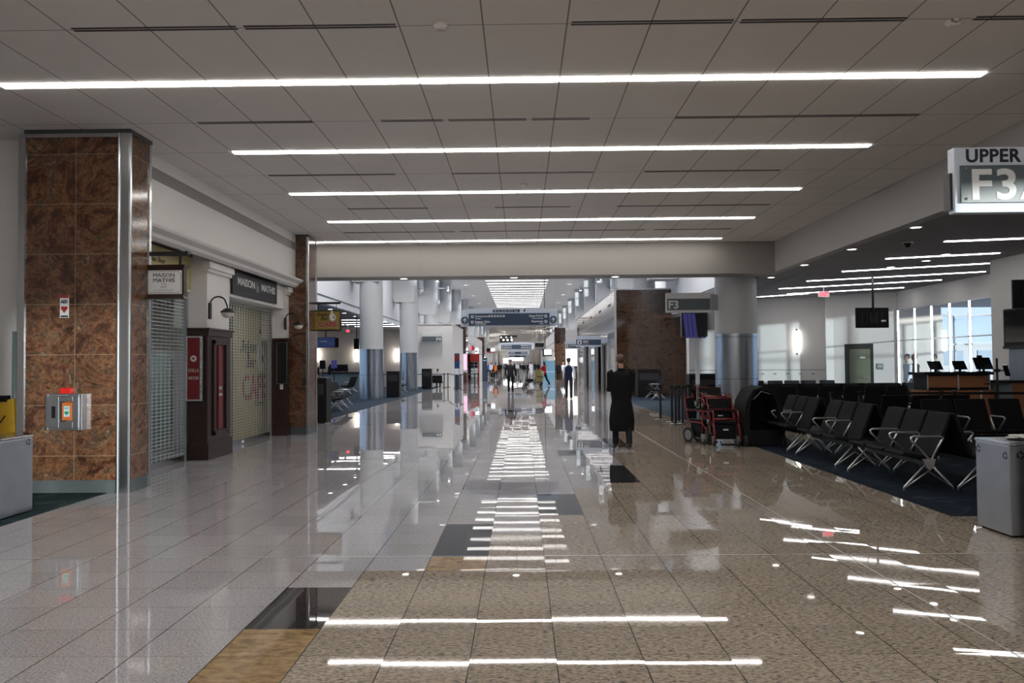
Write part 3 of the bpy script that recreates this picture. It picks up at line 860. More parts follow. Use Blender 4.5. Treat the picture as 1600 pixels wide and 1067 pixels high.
# ------------------------------------------------------------------ cafe front
def grille(y0, y1, x, zt, lab):
    t = thing('roller_grille', lab, 'roller grille', (x, y0, 0), 0, 'closed roller grilles of the cafe')
    L = y1 - y0
    MB().box(-.03, .03, 0, L, .0, .10).build('bottom_bar', 'steel', t)
    MB().box(-.05, .05, -.0, .06, 0, zt).build('guide_rail', 'brushed_steel', t); MB().box(-.05, .05, L - .06, L, 0, zt).build('guide_rail', 'brushed_steel', t)
    b = MB()
    z = .13
    while z < zt: b.box(-.006, .006, .06, L - .06, z - .0055, z + .0055); z += .058
    n = int(L / .15)
    for i in range(1, n): b.box(-.008, .008, i * L / n - .003, i * L / n + .003, .1, zt)
    b.build('grille_mesh', 'grille_metal', t)
    MB().box(.031, .034, L * .45, L * .45 + .14, .02, .08).build('notice', 'sign_white', t)
    return t
grille(YS0 + .02, yp0, XG, 2.90, 'closed roller grille between the granite pillar and the first dark wood pilaster')
grille(yp1, Y(15.95), XG, 2.93, 'closed roller grille in front of the cream cafe logo, between two dark wood pilasters')

def pilaster(x0, x1, y0, y1, h, lab, big=True):
    t = thing('wood_pilaster', lab, 'pilaster', ((x0 + x1) / 2, (y0 + y1) / 2, 0), 0, 'dark wood pilasters')
    w, d = (x1 - x0) / 2, (y1 - y0) / 2
    MB().box(-w, w, -d, d, .0, h - .12).build('body', 'dark_wood', t, bevel=.004)
    MB().box(-w - .0, w + .03, -d - .03, d + .03, 0, .30).build('plinth', 'dark_wood', t, bevel=.008)
    MB().box(-w, w + .03, -d - .03, d + .03, h - .14, h).box(-w, w + .05, -d - .05, d + .05, h - .04, h).build('cap', 'dark_wood', t, bevel=.006)
    if big:
        b = MB()
        for u0, u1, z0, z1 in ((-d + .22, -d + .30, .40, h - .2), (d - .30, d - .22, .40, h - .2), (-d + .22, d - .22, .40, .48), (-d + .22, d - .22, h - .28, h - .2)):
            b.box(w, w + .035, u0, u1, z0, z1)
        b.build('panel_moulding', 'dark_wood', t, bevel=.006)
        MB().box(w, w + .02, -.09, .09, .50, h - .3).build('red_inlay', 'sign_red', t, label='tall narrow red strip')
        text('STELLA', .055, 'sign_white', t, (w + .022, 0, 1.20), ROT_R, width=.15); text('ARTOIS', .055, 'sign_white', t, (w + .022, 0, 1.08), ROT_R, width=.15)
    return t
pilaster(XG, -5.42, yp0, yp1, 2.28, 'large dark wood pilaster carrying the red beer sign, between the two grilles')
pilaster(XG, -5.45, Y(15.97), YS1 - .01, 2.25, 'dark wood pilaster with a black menu frame beside the far granite pillar', False)
t = thing('beer_sign', 'tall red illuminated beer sign with a row of small bulbs on the dark wood pilaster', 'wall sign', ((XG - 5.44) / 2, yp0 - .03, 1.58))
MB().box(-.15, .15, -.06, 0, -.56, .56).build('case', 'steel', t, bevel=.006)
MB().box(-.105, .105, -.066, -.06, -.53, .53).build('red_face', 'sign_red', t)
b = MB()
for k in range(22):
    z = -.52 + k * .0495
    b.ball((-.125, -.066, z), .011, 6, 4).ball((.125, -.066, z), .011, 6, 4)
b.build('bulbs', 'opal_glass', t)
MB().lathe([(.0, -.004), (.055, -.004), (.055, 0)], n=20, mtx=Matrix.Translation((0, -.068, .17)) @ Matrix.Rotation(PI / 2, 4, 'X')).build('emblem', 'opal_glass', t)
MB().lathe([(.0, -.004), (.02, -.004), (.02, 0)], n=12, mtx=Matrix.Translation((0, -.073, .17)) @ Matrix.Rotation(PI / 2, 4, 'X')).build('emblem_core', 'sign_red', t)
text('STELLA', .055, 'opal_glass', t, (0, -.069, -.06), width=.18); text('ARTOIS', .055, 'opal_glass', t, (0, -.069, -.19), width=.18)
for px, py, yy, lab in ((300, 620, yp0 - .034, 'small white socket plate on the dark wood pilaster below the red beer sign'), (440, 604.5, Y(15.97) - .034, 'small white socket plate on the dark pilaster beside the far granite pillar')):
    x, z = at(px, py, yy)
    t = thing('socket_plate', lab, 'socket', (x, yy, z), 0, 'socket plates on the pilasters')
    MB().box(-.035, .035, -.01, 0, -.055, .055).build('plate', 'sign_white', t, bevel=.003); MB().box(-.015, .015, -.012, -.01, -.03, .03).build('socket_slots', 'ink_grey', t)
x, z = at(441, 567, Y(15.97))
t = thing('menu_frame', 'narrow black menu frame on the dark pilaster beside the far granite pillar', 'frame', (x, Y(15.97), z))
MB().box(-.15, .15, -.03, 0, -.52, .52).build('frame', 'black_metal', t, bevel=.004); MB().box(-.115, .115, -.034, -.03, -.48, .48).build('menu_sheet', 'screen_black', t)
MB().box(-.12, -.115, -.036, -.03, -.48, .48).box(.115, .12, -.036, -.03, -.48, .48).box(-.12, .12, -.036, -.03, .475, .48).box(-.12, .12, -.036, -.03, -.48, -.475).build('frame_line', 'ink_grey', t)

# globe lamps on swan necks
def swan_lamp(x, y, z, lab):
    t = thing('wall_lamp', lab, 'wall lamp', (x, y, z), 0, 'swan neck lamps of the cafe')
    MB().box(0, .03, -.05, .05, -.16, .12).build('back_plate', 'black_metal', t, bevel=.006)
    pts = [(.02, 0, .02)] + [(.16 - .14 * math.cos(a), 0, .10 + .13 * math.sin(a)) for a in [PI * k / 10 for k in range(0, 9)]] + [(.32, 0, .06), (.32, 0, -.0)]
    MB().tube(pts, .013, 8).build('swan_neck', 'black_metal', t, smooth=True)
    MB().lathe([(.01, .03), (.05, .02), (.115, -.03), (.12, -.05)], .32, 0, 20).build('shade', 'black_metal', t, auto=True)
    MB().lathe([(.105, -.05), (.10, -.09), (.07, -.13), (.02, -.15)], .32, 0, 20).build('globe', 'opal_glass', t, smooth=True)
    return t
x, z = at(337, 478, yp0 + .25)
swan_lamp(-5.44, Y(12.0), 2.60, 'swan neck globe lamp on the white pilaster left of the black name board')
swan_lamp(-5.46, Y(16.0) - .1, 2.60, 'swan neck globe lamp right of the black name board by the far pillar')

# black name board over the second grille
t = thing('name_board', 'black framed name board with pale lettering over the second grille', 'sign', (-5.50, Y(14.2), 3.24))
LB = 2.75
MB().box(0, .05, -LB / 2, LB / 2, -.25, .25).build('frame', 'black_metal', t, bevel=.006)
MB().box(.05, .053, -LB / 2 + .08, LB / 2 - .08, -.18, .18).build('board_face', 'ink_black', t)
text('MAISON', .15, 'sign_white', t, (.055, -.62, -.05), ROT_R, width=.98, bold=.003); text('MATHIS', .15, 'sign_white', t, (.055, .75, -.05), ROT_R, width=.92, bold=.003)
b = MB(); b.box(.053, .058, -.02, .02, -.08, .10).box(.053, .058, .06, .10, -.08, .02).box(.053, .058, -.06, .14, -.10, -.085)
b.build('small_emblem', 'ink_grey', t)

def logo(t, w, ax, seg, tall=1.0):
    """cafe lettering with the waiter drawing; ax maps (u, v) to a point, seg(rotation)"""
    ox, rot = ax, seg
    text('Belgian', .155 * w, 'ink_black', t, ox(-.20 * w, .17 * w), rot, bold=.004 * w, shear=.35, width=.62 * w, name='logo_lettering')
    text('Beer', .155 * w, 'ink_black', t, ox(-.13 * w, -.03 * w), rot, bold=.004 * w, shear=.35, width=.38 * w, name='logo_lettering')
    text('CAFE', .27 * w * tall, 'ink_grey', t, ox(.03 * w, -.38 * w - .2 * (tall - 1) * w), rot, bold=.022 * w, width=.96 * w, name='logo_lettering')
    text('CAFE', .25 * w * tall, 'ink_red', t, ox(.03 * w, -.37 * w - .2 * (tall - 1) * w, .004), rot, bold=.010 * w, width=.92 * w, name='logo_lettering')
    text("d'Epoque", .075 * w, 'ink_black', t, ox(.20 * w, -.52 * w), rot, shear=.35, width=.38 * w, name='logo_lettering')
    def poly(pts, m, nm, e):
        b = MB(); k = len(pts)
        b.add([ox(u * w, v * w, e) for u, v in pts], [tuple(range(k))]); b.build(nm, m, t)
    poly([(.16, -.02), (.12, .10), (.14, .24), (.22, .30), (.30, .30), (.38, .22), (.46, .06), (.36, -.06), (.22, -.08)], 'sign_white', 'logo_shirt', .003)
    poly([(.24 + .055 * math.cos(a), .36 + .07 * math.sin(a)) for a in [2 * PI * k / 12 for k in range(12)]], 'sign_white', 'logo_head', .004)
    poly([(.17, .37), (.18, .45), (.25, .48), (.31, .43), (.28, .41), (.22, .42)], 'ink_black', 'logo_hair', .006)
    poly([(.27, .17), (.36, .12), (.42, .02), (.34, .04)], 'ink_black', 'logo_shade', .005)
x = -6.06
t = thing('cafe_logo_wall', 'cream panel with a large cafe logo behind the second grille', 'logo panel', (x, 17.95, 1.62))
MB().box(-.03, 0, -1.35, 1.35, -1.6, 1.28).build('panel', 'sign_cream', t)
logo(t, 1.75, lambda u, v, e=0: (.004 + e, u + .12, v), ROT_R, 1.25)
MB().box(.0, .05, -1.42, -1.34, -1.6, 1.28).build('edge_post', 'black_metal', t)
# cream fascia sign over the first grille
t = thing('cafe_fascia_sign', 'cream cafe fascia sign with red lettering high over the first grille', 'sign', (-5.72, Y(11.0) - .1, 3.24))
MB().box(-.02, .02, -1.1, 1.1, -.30, .28).build('panel', 'sign_cream', t); MB().box(-.02, .04, -1.13, 1.13, .27, .31).build('top_rail', 'black_metal', t)
text('Belgian Beer', .09, 'ink_black', t, (.022, -.25, .02), ROT_R, shear=.3, width=.7); text('CAFE', .22, 'ink_red', t, (.022, .45, -.22), ROT_R, bold=.012, width=.8)
# hanging sign one
yh = Y(9.35)
xa_, zt_ = at(226, 415, yh); xc_, _ = at(293, 415, yh)
t = thing('hanging_sign', 'white hanging shop sign in a dark wood frame by the near granite pillar', 'hanging sign', ((xa_ + xc_) / 2, yh, zt_))
w = (xc_ - xa_) / 2
MB().box(-w + .02, w - .03, -.05, .05, -.44, -.02).build('frame', 'dark_wood', t)
MB().hexa([(-w + .03, -.06, -.07), (w - .04, -.06, -.07), (w - .04, .06, -.07), (-w + .03, .06, -.07)], [(-w, -.09, 0), (w, -.09, 0), (w, .09, 0), (-w, .09, 0)]).build('top_moulding', 'dark_wood', t)
MB().hexa([(-w, -.09, -.46), (w - .01, -.09, -.46), (w - .01, .09, -.46), (-w, .09, -.46)], [(-w + .03, -.06, -.40), (w - .04, -.06, -.40), (w - .04, .06, -.40), (-w + .03, .06, -.40)]).build('bottom_moulding', 'dark_wood', t)
MB().box(-w + .045, w - .055, -.055, -.05, -.395, -.075).build('board_face', 'sign_white', t)
f = MB(); u0, u1, z0, z1 = -w + .06, w - .07, -.38, -.09
for a, c in (((u0 + .03, z1), (u1 - .03, z1)), ((u0 + .03, z0), (u1 - .03, z0)), ((u0, z0 + .03), (u0, z1 - .03)), ((u1, z0 + .03), (u1, z1 - .03)), ((u0, z1 - .03), (u0 + .03, z1)), ((u1, z1 - .03), (u1 - .03, z1)), ((u0, z0 + .03), (u0 + .03, z0)), ((u1, z0 + .03), (u1 - .03, z0))):
    f.tube([(a[0], -.056, a[1]), (c[0], -.056, c[1])], .0025, 4)
f.build('border_line', 'ink_black', t)
text('MAISON', .055, 'ink_black', t, (-.005, -.057, -.165), width=.29); text('MATHIS', .055, 'ink_black', t, (-.005, -.057, -.235), width=.29)
text('THE', .025, 'ink_grey', t, (-.005, -.057, -.275), width=.08); text('BAR', .028, 'ink_grey', t, (-.005, -.057, -.315), width=.08); text('CORNER', .028, 'ink_grey', t, (-.005, -.057, -.362), width=.26, space=1.3)
MB().box(-w + .06, -w + .075, -.01, .01, 0, .13).box(w - .11, w - .08, -.015, .015, 0, .13).build('hanger', 'black_metal', t)
MB().box(-w - .10, w - .0, -.03, .03, .13, .185).box(-w - .13, -w - .09, -.04, .04, .0, .30).box(w - .02, w + .02, -.045, .045, .15, .19).build('bracket', 'black_metal', t)
# hanging sign two
yh = Y(16.75)
xa_, zt_ = at(489.5, 485, yh); xc_, zb_ = at(533.5, 517, yh)
t = thing('hanging_sign', 'yellow hanging cafe sign with a waiter drawing by the far granite pillar', 'hanging sign', ((xa_ + xc_) / 2, yh, (zt_ + zb_) / 2))
w, h = (xc_ - xa_) / 2, (zt_ - zb_) / 2
MB().box(-w, w, -.04, .04, -h, h).build('frame', 'black_metal', t, bevel=.004)
MB().box(-w + .03, w - .03, -.044, -.04, -h + .03, h - .03).build('board_face', 'sign_yellow', t)
logo(t, .50, lambda u, v, e=0: (u - .0, -.046 - e, v + .03), ROT_F)
MB().tube([(-w + .12, 0, h), (-w + .12, 0, h + .17)], .006, 6).tube([(w - .12, 0, h), (w - .12, 0, h + .17)], .006, 6).build('hanger', 'black_metal', t)
MB().box(-w - .06, w - .02, -.02, .02, h + .15, h + .20).box(-w - .07, -w - .03, -.03, .03, h + .0, h + .32).build('bracket', 'black_metal', t)
# inside the closed bar
t = thing('bar_counter', 'dark wooden bar counter inside the closed cafe behind the first grille', 'bar counter', (-7.6, 13.0, 0))
MB().box(-.3, .3, -1.5, 1.5, 0, 1.05).build('body', 'dark_wood', t); MB().box(-.36, .36, -1.55, 1.55, 1.05, 1.10).build('worktop', 'slate_base', t)
t = thing('bottle_shelf', 'steel back-bar shelf inside the closed cafe', 'shelf', (-9.4, 13.2, 0))
for z in (.9, 1.4, 1.9): MB().box(-.2, .2, -1.6, 1.6, z, z + .03).build('shelf_board', 'steel', t)
for u in (-1.62, 1.6): MB().box(-.2, .2, u, u + .02, 0, 2.2).build('side_panel', 'teal_panel', t)
bt = None
for k in range(14):
    for z in (1.43, 1.93):
        px_, py_ = -9.33, 11.75 + k * .22
        if bt is None:
            bt = MB().lathe([(.035, 0), (.037, .16), (.014, .21), (.013, .28)], n=8).build('bottle', 'bottle_green', None, loc=(px_, py_, z), smooth=True)
            tag(bt, 'dark glass bottle on the back-bar shelf behind the grille', 'bottle', 'bottles on the back-bar shelf')
        else:
            o = bt.copy(); C.objects.link(o); o.location = (px_, py_, z)
t = thing('bar_fridge', 'tall steel fridge inside the closed cafe behind the first grille', 'fridge', (-6.75, 15.0, 0))
MB().box(-.35, .35, -.3, .3, 0, 1.9).build('body', 'brushed_steel', t); MB().box(-.3, .3, -.32, -.30, .1, 1.8).build('door', 'teal_panel', t); MB().box(-.27, -.24, -.36, -.32, .7, 1.3).build('handle', 'steel', t)
t = thing('red_banner', 'narrow red panel inside the closed cafe behind the first grille', 'banner', (-6.6, 13.75, 0))
MB().box(-.06, .06, -.02, .02, .02, 2.1).build('banner_cloth', 'sign_red', t); MB().box(-.2, .2, -.1, .1, 0, .03).build('foot', 'black_metal', t)
cl = bpy.data.lights.new('cafe_lamp', 'AREA'); cl.energy = 35; cl.size = .5; cl.color = (.85, 1, .92)
co = bpy.data.objects.new('cafe_lamp', cl); co.location = (-7.6, 13.6, 3.2); C.objects.link(co)
t = thing('ceiling_light', 'square ceiling light inside the closed cafe', 'ceiling light', (-7.6, 13.6, 3.28)); MB().box(-.3, .3, -.3, .3, -.03, .02).build('diffuser', 'light_down', t)

# ------------------------------------------------------------------ defibrillator on the near pillar
yf = YP0
xa_, zt_ = at(79, 615, yf); xc_, zb_ = at(135, 671, yf)
t = thing('defibrillator_cabinet', 'steel wall cabinet with an orange defibrillator under a red alarm lamp', 'defibrillator cabinet', ((xa_ + xc_) / 2, yf, (zt_ + zb_) / 2))
w, h = (xc_ - xa_) / 2, (zt_ - zb_) / 2
MB().box(-w, -w + .035, -.11, 0, -h, h).box(w - .035, w, -.11, 0, -h, h).box(-w + .035, w - .035, -.11, 0, -h, -h + .035).box(-w + .035, w - .035, -.11, 0, h - .035, h).box(-w + .03, w - .03, -.02, 0, -h + .03, h - .03).build('case', 'brushed_steel', t, bevel=.004)
d = MB(); W0, W1, Z0, Z1 = -.055, .125, -.125, .135
d.box(-w + .035, W0, -.125, -.105, -h + .035, h - .035).box(W1, w - .035, -.125, -.105, -h + .035, h - .035).box(W0, W1, -.125, -.105, -h + .035, Z0).box(W0, W1, -.125, -.105, Z1, h - .035)
dr_ = d.build('door', 'brushed_steel', t, bevel=.003)
MB().box(-.145, -.095, -.128, -.125, -.075, .075).build('handle_recess', 'black_plastic', dr_)
MB().box(W0, W1, -.107, -.104, Z0, Z1).build('window_pane', 'glass', dr_)
MB().box(-.035, .100, -.095, -.03, -.11, .12).box(-.0, .07, -.09, -.03, .12, .14).build('defibrillator', 'orange_plastic', t, bevel=.012)
MB().box(-.003, .070, -.099, -.095, -.06, .075).build('device_label', 'sign_white', t)
b = MB()
for s_ in (-1, 1): b.ball((.0335 + s_ * .014, -.100, -.005), (.017, .003, .016), 10, 6)
b.add([(.004, -.102, -.010), (.063, -.102, -.010), (.0335, -.102, -.045)], [(0, 1, 2)])
b.build('heart_symbol', 'ink_green', t); text('AED', .028, 'ink_green', t, (.0335, -.1, .035), width=.06)
MB().box(-.07, .07, -.113, -.11, h - .028, h - .008).build('warning_strip', 'ink_black', t)
text('PULL TO OPEN', .010, 'sign_white', t, (0, -.114, h - .023), width=.12)
MB().box(-.075, .075, -.08, -.0, h, h + .075).build('alarm_lamp', 'red_plastic', t, bevel=.012)
x, z = at(101, 479, yf)
t = thing('first_aid_sign', 'small white sign with a red heart above the defibrillator cabinet', 'wall sign', (x, yf, z))
w, h = .058, .145
MB().box(-w, w, -.008, 0, -h, h).build('plate', 'sign_white', t, bevel=.002); MB().box(-w, w, -.010, -.008, h - .035, h).build('red_header', 'ink_red', t)
MB().box(-w + .012, w - .008, -.010, -.008, -h + .008, -h + .03).build('black_footer', 'ink_black', t)
text('AED', .042, 'ink_black', t, (0, -.010, .045), width=.09, bold=.002)
b = MB(); hp = [(0, -.085)]
for k in range(7): a = -.3 + k * .55; hp.append((.021 + .024 * math.cos(a), -.02 + .024 * math.sin(a)))
for k in range(7): a = .14 + k * .52; hp.append((-.021 + .024 * math.cos(a), -.02 + .024 * math.sin(a)))
b.add([(u, -.011, v) for u, v in hp], [tuple(range(len(hp)))]); b.build('heart', 'ink_red', t)

# yellow caution sign hung on the wall beside the pillar, grey pole behind it
t = thing('caution_sign', 'folded yellow plastic caution sign hanging by the near left wall', 'caution sign', (-6.76, 10.30, 0))
MB().hexa([(-.22, -.03, .62), (.24, -.03, .50), (.24, .03, .50), (-.22, .03, .62)], [(-.02, -.03, 1.18), (.20, -.03, 1.22), (.20, .03, 1.22), (-.02, .03, 1.18)]).build('panel', 'yellow_plastic', t, bevel=.01)
MB().box(.0, .12, -.04, .04, 1.18, 1.26).build('grip', 'black_plastic', t); MB().box(-.01, .0, -.035, .035, .95, 1.05).tube([(-.05, -.035, .8), (.1, -.035, 1.0)], .008, 6).build('warning_mark', 'ink_black', t)
MB().tube([(.20, 0, .52), (.16, 0, .44), (.22, 0, .36), (.18, 0, .30)], .012, 6).build('strap', 'black_plastic', t)
t = thing('mop_pole', 'grey pole standing against the left wall behind the yellow caution sign', 'pole', (-6.70, 10.52, 0))
MB().tube([(0, 0, .0), (.0, .0, 2.1)], .035, 10).build('pole', 'teal_panel', t, smooth=True); MB().cyl(0, 0, 0, .06, .07, 12).build('foot', 'black_plastic', t)

# ------------------------------------------------------------------ recycling bins
def recycle_mark(b, ox, s):
    """three chasing arrows drawn in the plane given by ox(u, v)"""
    for k in range(3):
        a0 = 2 * PI * k / 3 + .2
        pts = []
        for j in range(6):
            a = a0 + j * .26; pts.append((a, .72 * s)); 
        inner = [(a, .46 * s) for a, _ in pts]
        P = lambda a, r: ox(r * math.cos(a), r * math.sin(a))
        n = len(pts)
        b.add([P(a, r) for a, r in pts] + [P(a, r) for a, r in inner], [(i, i + 1, n + i + 1, n + i) for i in range(n - 1)])
        ae = a0 + 5 * .26
        b.add([P(ae, .95 * s), P(ae, .25 * s), P(ae + .5, .6 * s)], [(0, 1, 2)])
def bin_(x, y, lx, ly, h, lab, marks, m='brushed_steel', grp='steel recycling bins'):
    t = thing('recycling_bin', lab, 'recycling bin', (x, y, 0), 0, grp)
    MB().box(-lx, lx, -ly, ly, .02, h - .03).build('body', m, t, bevel=.008)
    MB().box(-lx + .03, lx - .03, -ly + .03, ly - .03, 0, .02).build('plinth', 'black_plastic', t)
    MB().box(-lx - .005, lx + .005, -ly - .005, ly + .005, h - .03, h).build('lid', 'steel', t, bevel=.006)
    MB().cyl(0, 0, h, h + .012, min(lx, ly) * .55, 24).build('opening_ring', 'black_plastic', t)
    b = MB()
    for face, u, v in marks:
        if face == 'l': recycle_mark(b, lambda p, q, u=u, v=v: (-lx - .002, -(u + p), v + q), .048)
        if face == 'r': recycle_mark(b, lambda p, q, u=u, v=v: (lx + .002, u + p, v + q), .048)
        if face == 'f': recycle_mark(b, lambda p, q, u=u, v=v: (u + p, -ly - .002, v + q), .048)
    if marks: b.build('recycling_symbol', 'ink_black', t)
    return t
b1 = bin_(4.43 + .32, 7.62, .32, .27, .865, 'farther steel recycling bin at the right edge, crumpled wrap on its lid', [('l', -.22, .76), ('l', .21, .74), ('f', -.22, .75)])
bin_(4.55 + .30, 6.98, .30, .27, .835, 'steel recycling bin at the right edge, the nearer of the two', [('l', -.19, .73)])
t = thing('plastic_wrap', 'crumpled clear plastic lying on the farther steel bin', 'litter', (4.70, 7.70, .879))
b = MB(); random.seed(5)
for k in range(9):
    b.ball((random.uniform(-.14, .14), random.uniform(-.12, .12), .012), (random.uniform(.03, .07), random.uniform(.03, .06), random.uniform(.008, .012)), 7, 5)
b.build('wrap', 'sign_white', t)
bin_(-5.50 - .32, 8.55, .32, .42, .865, 'grey steel recycling bin cut by the left picture edge', [('r', .33, .79)])
bin_(-5.55 - .32, 7.55, .32, .42, .865, 'second grey steel recycling bin, nearer, mostly outside the left edge', [])
def black_bin(px0, px1, pyb, top, lab, depth=.6, door=False, ydist=None):
    yy = ydist or floor_at((px0 + px1) / 2, pyb)[1]
    xa, _ = at(px0, pyb, yy); xc, _ = at(px1, pyb, yy); _, z = at(px0, top, yy)
    t = thing('charging_cabinet', lab, 'cabinet', ((xa + xc) / 2, yy, 0), 0, 'tall black cabinets')
    w = (xc - xa) / 2
    MB().box(-w, w, 0, depth, .03, z - .04).build('body', 'black_plastic', t, bevel=.01); MB().box(-w - .01, w + .01, -.01, depth + .01, z - .04, z).build('top', 'black_metal', t, bevel=.005)
    MB().box(-w + .05, w - .05, .05, depth - .05, 0, .03).build('plinth', 'black_metal', t)
    MB().box(-w + .08, w - .08, -.006, 0, z * .62, z * .86).build('opening', 'ink_black', t)
    return t
black_bin(493, 510, 661, 590, 'tall black cabinet standing beside the far granite pillar, left gate')
black_bin(604, 624, 621, 580, 'tall black cabinet right of the first big round column, left gate')
black_bin(659, 674, 608, 576, 'tall black cabinet near the seated person, below the F4 sign')
black_bin(997, 1033, 621, 577, 'wide black cabinet in front of the dark granite wall', 1.0)
black_bin(1078, 1128, 648, 584, 'wide black cabinet between the stanchions and the steel column', .5)
black_bin(897, 905, 596, 572, 'narrow black cabinet behind the person in the dark vest')

# ------------------------------------------------------------------ signs of the concourse
def overhead(px0, px1, pyt, pyb, yy, lab, detail=True, zc=ZH):
    xa, zt = at(px0, pyt, yy); xc, zb = at(px1, pyb, yy)
    t = thing('overhead_sign', lab, 'direction sign', ((xa + xc) / 2, yy, zb), 0, 'direction signs hanging across the concourse')
    w, h = (xc - xa) / 2, zt - zb
    arch = [(-w, 0), (w, 0), (w, h * .80)] + [(w * (1 - 2 * k / 12), h * (.86 + .14 * math.sin(PI * k / 12) ** .8)) for k in range(13)] + [(-w, h * .80)]
    MB().prism(arch, -.08, .08, 'y').build('sign_body', 'sign_pale', t)
    MB().box(-w * .835, w * .835, -.10, -.08, h * .06, h * .68).build('text_panel', 'sign_navy', t)
    if detail:
        for s_ in (-1, 1):
            MB().lathe([(0, 0), (h * .19, 0), (h * .19, .02)], n=28, mtx=Matrix.Translation((s_ * w * .915, -.10, h * .33)) @ Matrix.Rotation(-PI / 2, 4, 'X')).build('arrow_disc', 'sign_navy', t)
            k = h * .13; c = s_ * w * .915; z0 = h * .33
            MB().prism([(c - k * .22, z0 - k), (c + k * .22, z0 - k), (c + k * .22, z0 + k * .2), (c + k * .8, z0 - k * .4), (c + k * .8, z0 + k * .1), (c, z0 + k), (c - k * .8, z0 + k * .1), (c - k * .8, z0 - k * .4), (c - k * .22, z0 + k * .2)], -.106, -.10, 'y').build('arrow', 'sign_pale', t)
            for zz in (.50, .21):
                c2 = s_ * w * .76
                MB().box(c2 - h * .075, c2 + h * .075, -.105, -.10, h * (zz - .06), h * (zz + .09)).build('pictogram', 'sign_pale', t)
                MB().prism([(c2 - h * .05, h * (zz - .02)), (c2 + h * .04, h * (zz + .07)), (c2 + h * .05, h * (zz + .03)), (c2 - h * .01, h * (zz - .03))], -.108, -.105, 'y').build('pictogram_shape', 'sign_navy', t)
        text('CONCOURSE  F', h * .125, 'ink_black', t, (0, -.084, h * .755), width=w * .68, bold=.012, space=1.5)
        for s1, zz, sz, al in (('Concourses', .49, .10, 0), ('Terminales', .385, .05, 0), ('Baggage Claim', .20, .10, 0), ('Reclamo de Equipaje', .105, .05, 0), ('Gates F4-F14', .49, .10, 1), ('Puertas de Embarque', .385, .05, 1), ('Restrooms', .20, .10, 1), ('Baños', .105, .05, 1)):
            text(s1, h * sz, 'sign_white', t, ((-w * .705 if al == 0 else w * .705), -.103, h * zz), align='LEFT' if al == 0 else 'RIGHT', bold=.003)
        b = MB()
        for k, ch in enumerate('TABCDE'):
            cx = -w * .41 + k * h * .155
            b.lathe([(0, 0), (h * .062, 0), (h * .062, .006)], n=16, mtx=Matrix.Translation((cx, -.106, h * .535)) @ Matrix.Rotation(-PI / 2, 4, 'X'))
            text(ch, h * .065, 'sign_navy', t, (cx, -.109, h * .505), bold=.002)
        b.build('letter_discs', 'sign_white', t)
    else:
        b = MB()
        for s_ in (-1, 1):
            for zz in (.50, .22): b.box(min(s_ * w * .70, s_ * w * .25), max(s_ * w * .70, s_ * w * .25), -.105, -.10, h * zz, h * (zz + .08)).box(s_ * w * .76 - h * .06, s_ * w * .76 + h * .06, -.105, -.10, h * (zz - .03), h * (zz + .1))
            b.lathe([(0, 0), (h * .17, 0), (h * .17, .01)], n=16, mtx=Matrix.Translation((s_ * w * .915, -.10, h * .33)) @ Matrix.Rotation(-PI / 2, 4, 'X'))
        b.build('text_lines', 'sign_white', t)
    b = MB()
    for s_ in (-1, 1): b.tube([(s_ * w * .93, 0, h * .8), (s_ * w * .93, 0, zc - zb)], .012, 6)
    b.build('hanging_rods', 'alu', t)
    return t
overhead(720, 871, 481, 509, 32.8, 'large blue and navy concourse direction sign hanging across the far hall, nearest one')
overhead(778.5, 835, 535, 546, 88, 'second direction sign hanging down the concourse, just below the large one', False)
overhead(791.5, 827, 547.5, 553.5, 126, 'third and smaller direction sign hanging down the concourse', False)
overhead(793, 824, 554, 558.5, 150, 'farthest and smallest direction sign hanging down the concourse', False)

def gate_sign(px0, px1, pyt, pyb, yy, txt, lab, split, just, bar=.12, depth=.10, tx=.5):
    xa, zt = at(px0, pyt, yy); xc, zb = at(px1, pyb, yy)
    t = thing('gate_sign', lab, 'gate sign', ((xa + xc) / 2, yy, zb), 0)
    w, h = (xc - xa) / 2, zt - zb
    MB().box(-w, w, -depth / 2, depth / 2, 0, h).build('sign_body', 'sign_white', t, bevel=.006)
    p = MB().box(-w * .96, w * .97, -depth / 2 - .03, -depth / 2 - .015, h * bar, h * split).build('text_plate', 'sign_grey', t)
    b = MB()
    for s_ in (-.92, .93):
        for z in (bar + .05, split - .05): b.ball((s_ * w, -depth / 2 - .034, h * z), .012, 8, 6)
    b.build('fixing_studs', 'steel', t)
    if txt == 'F3': MB().box(w, 5.50 - (xa + xc) / 2, -.04, .04, h * .1, h * .9).build('bracket', 'steel', t)
    else: MB().box(-.3, .3, .04, .16, h * .2, h * .8).build('bracket', 'steel', t)
    sz = h * (split - bar) * .70
    text(txt, sz, 'sign_white', t, (tx * w, -depth / 2 - .034, h * bar + h * (split - bar) * .15), bold=sz * .045, align='LEFT' if tx < 0 else 'RIGHT', name='gate_number')
    return t
gate_sign(1040, 1110, 458, 488, 22.3, 'F3', 'grey F3 gate sign reaching left from the steel column', .70, 0, .12, tx=-.92)
gate_sign(659, 691, 519.5, 535, Y(50) - .15, 'F4', 'grey F4 gate sign on the pale block beyond the round columns', .60, 0, .08, tx=.90)
yy = 7.87
xa, zt = at(1485, 233, yy); xc, zb = at(1700, 332, yy)
t = thing('gate_sign', 'large hanging UPPER level sign with F3A, cut by the right picture edge', 'gate sign', (xa, yy, zb))
W2, h = 1.35, zt - zb
MB().box(0, W2, -.06, .06, 0, h).build('sign_body', 'sign_pale', t, bevel=.006)
MB().box(.045, W2 - .04, -.095, -.075, h * .145, h * .71).build('text_plate', 'sign_grey', t)
b = MB()
for x in (.09, W2 - .09):
    for z in (.20, .66): b.ball((x, -.10, h * z), .013, 10, 6)
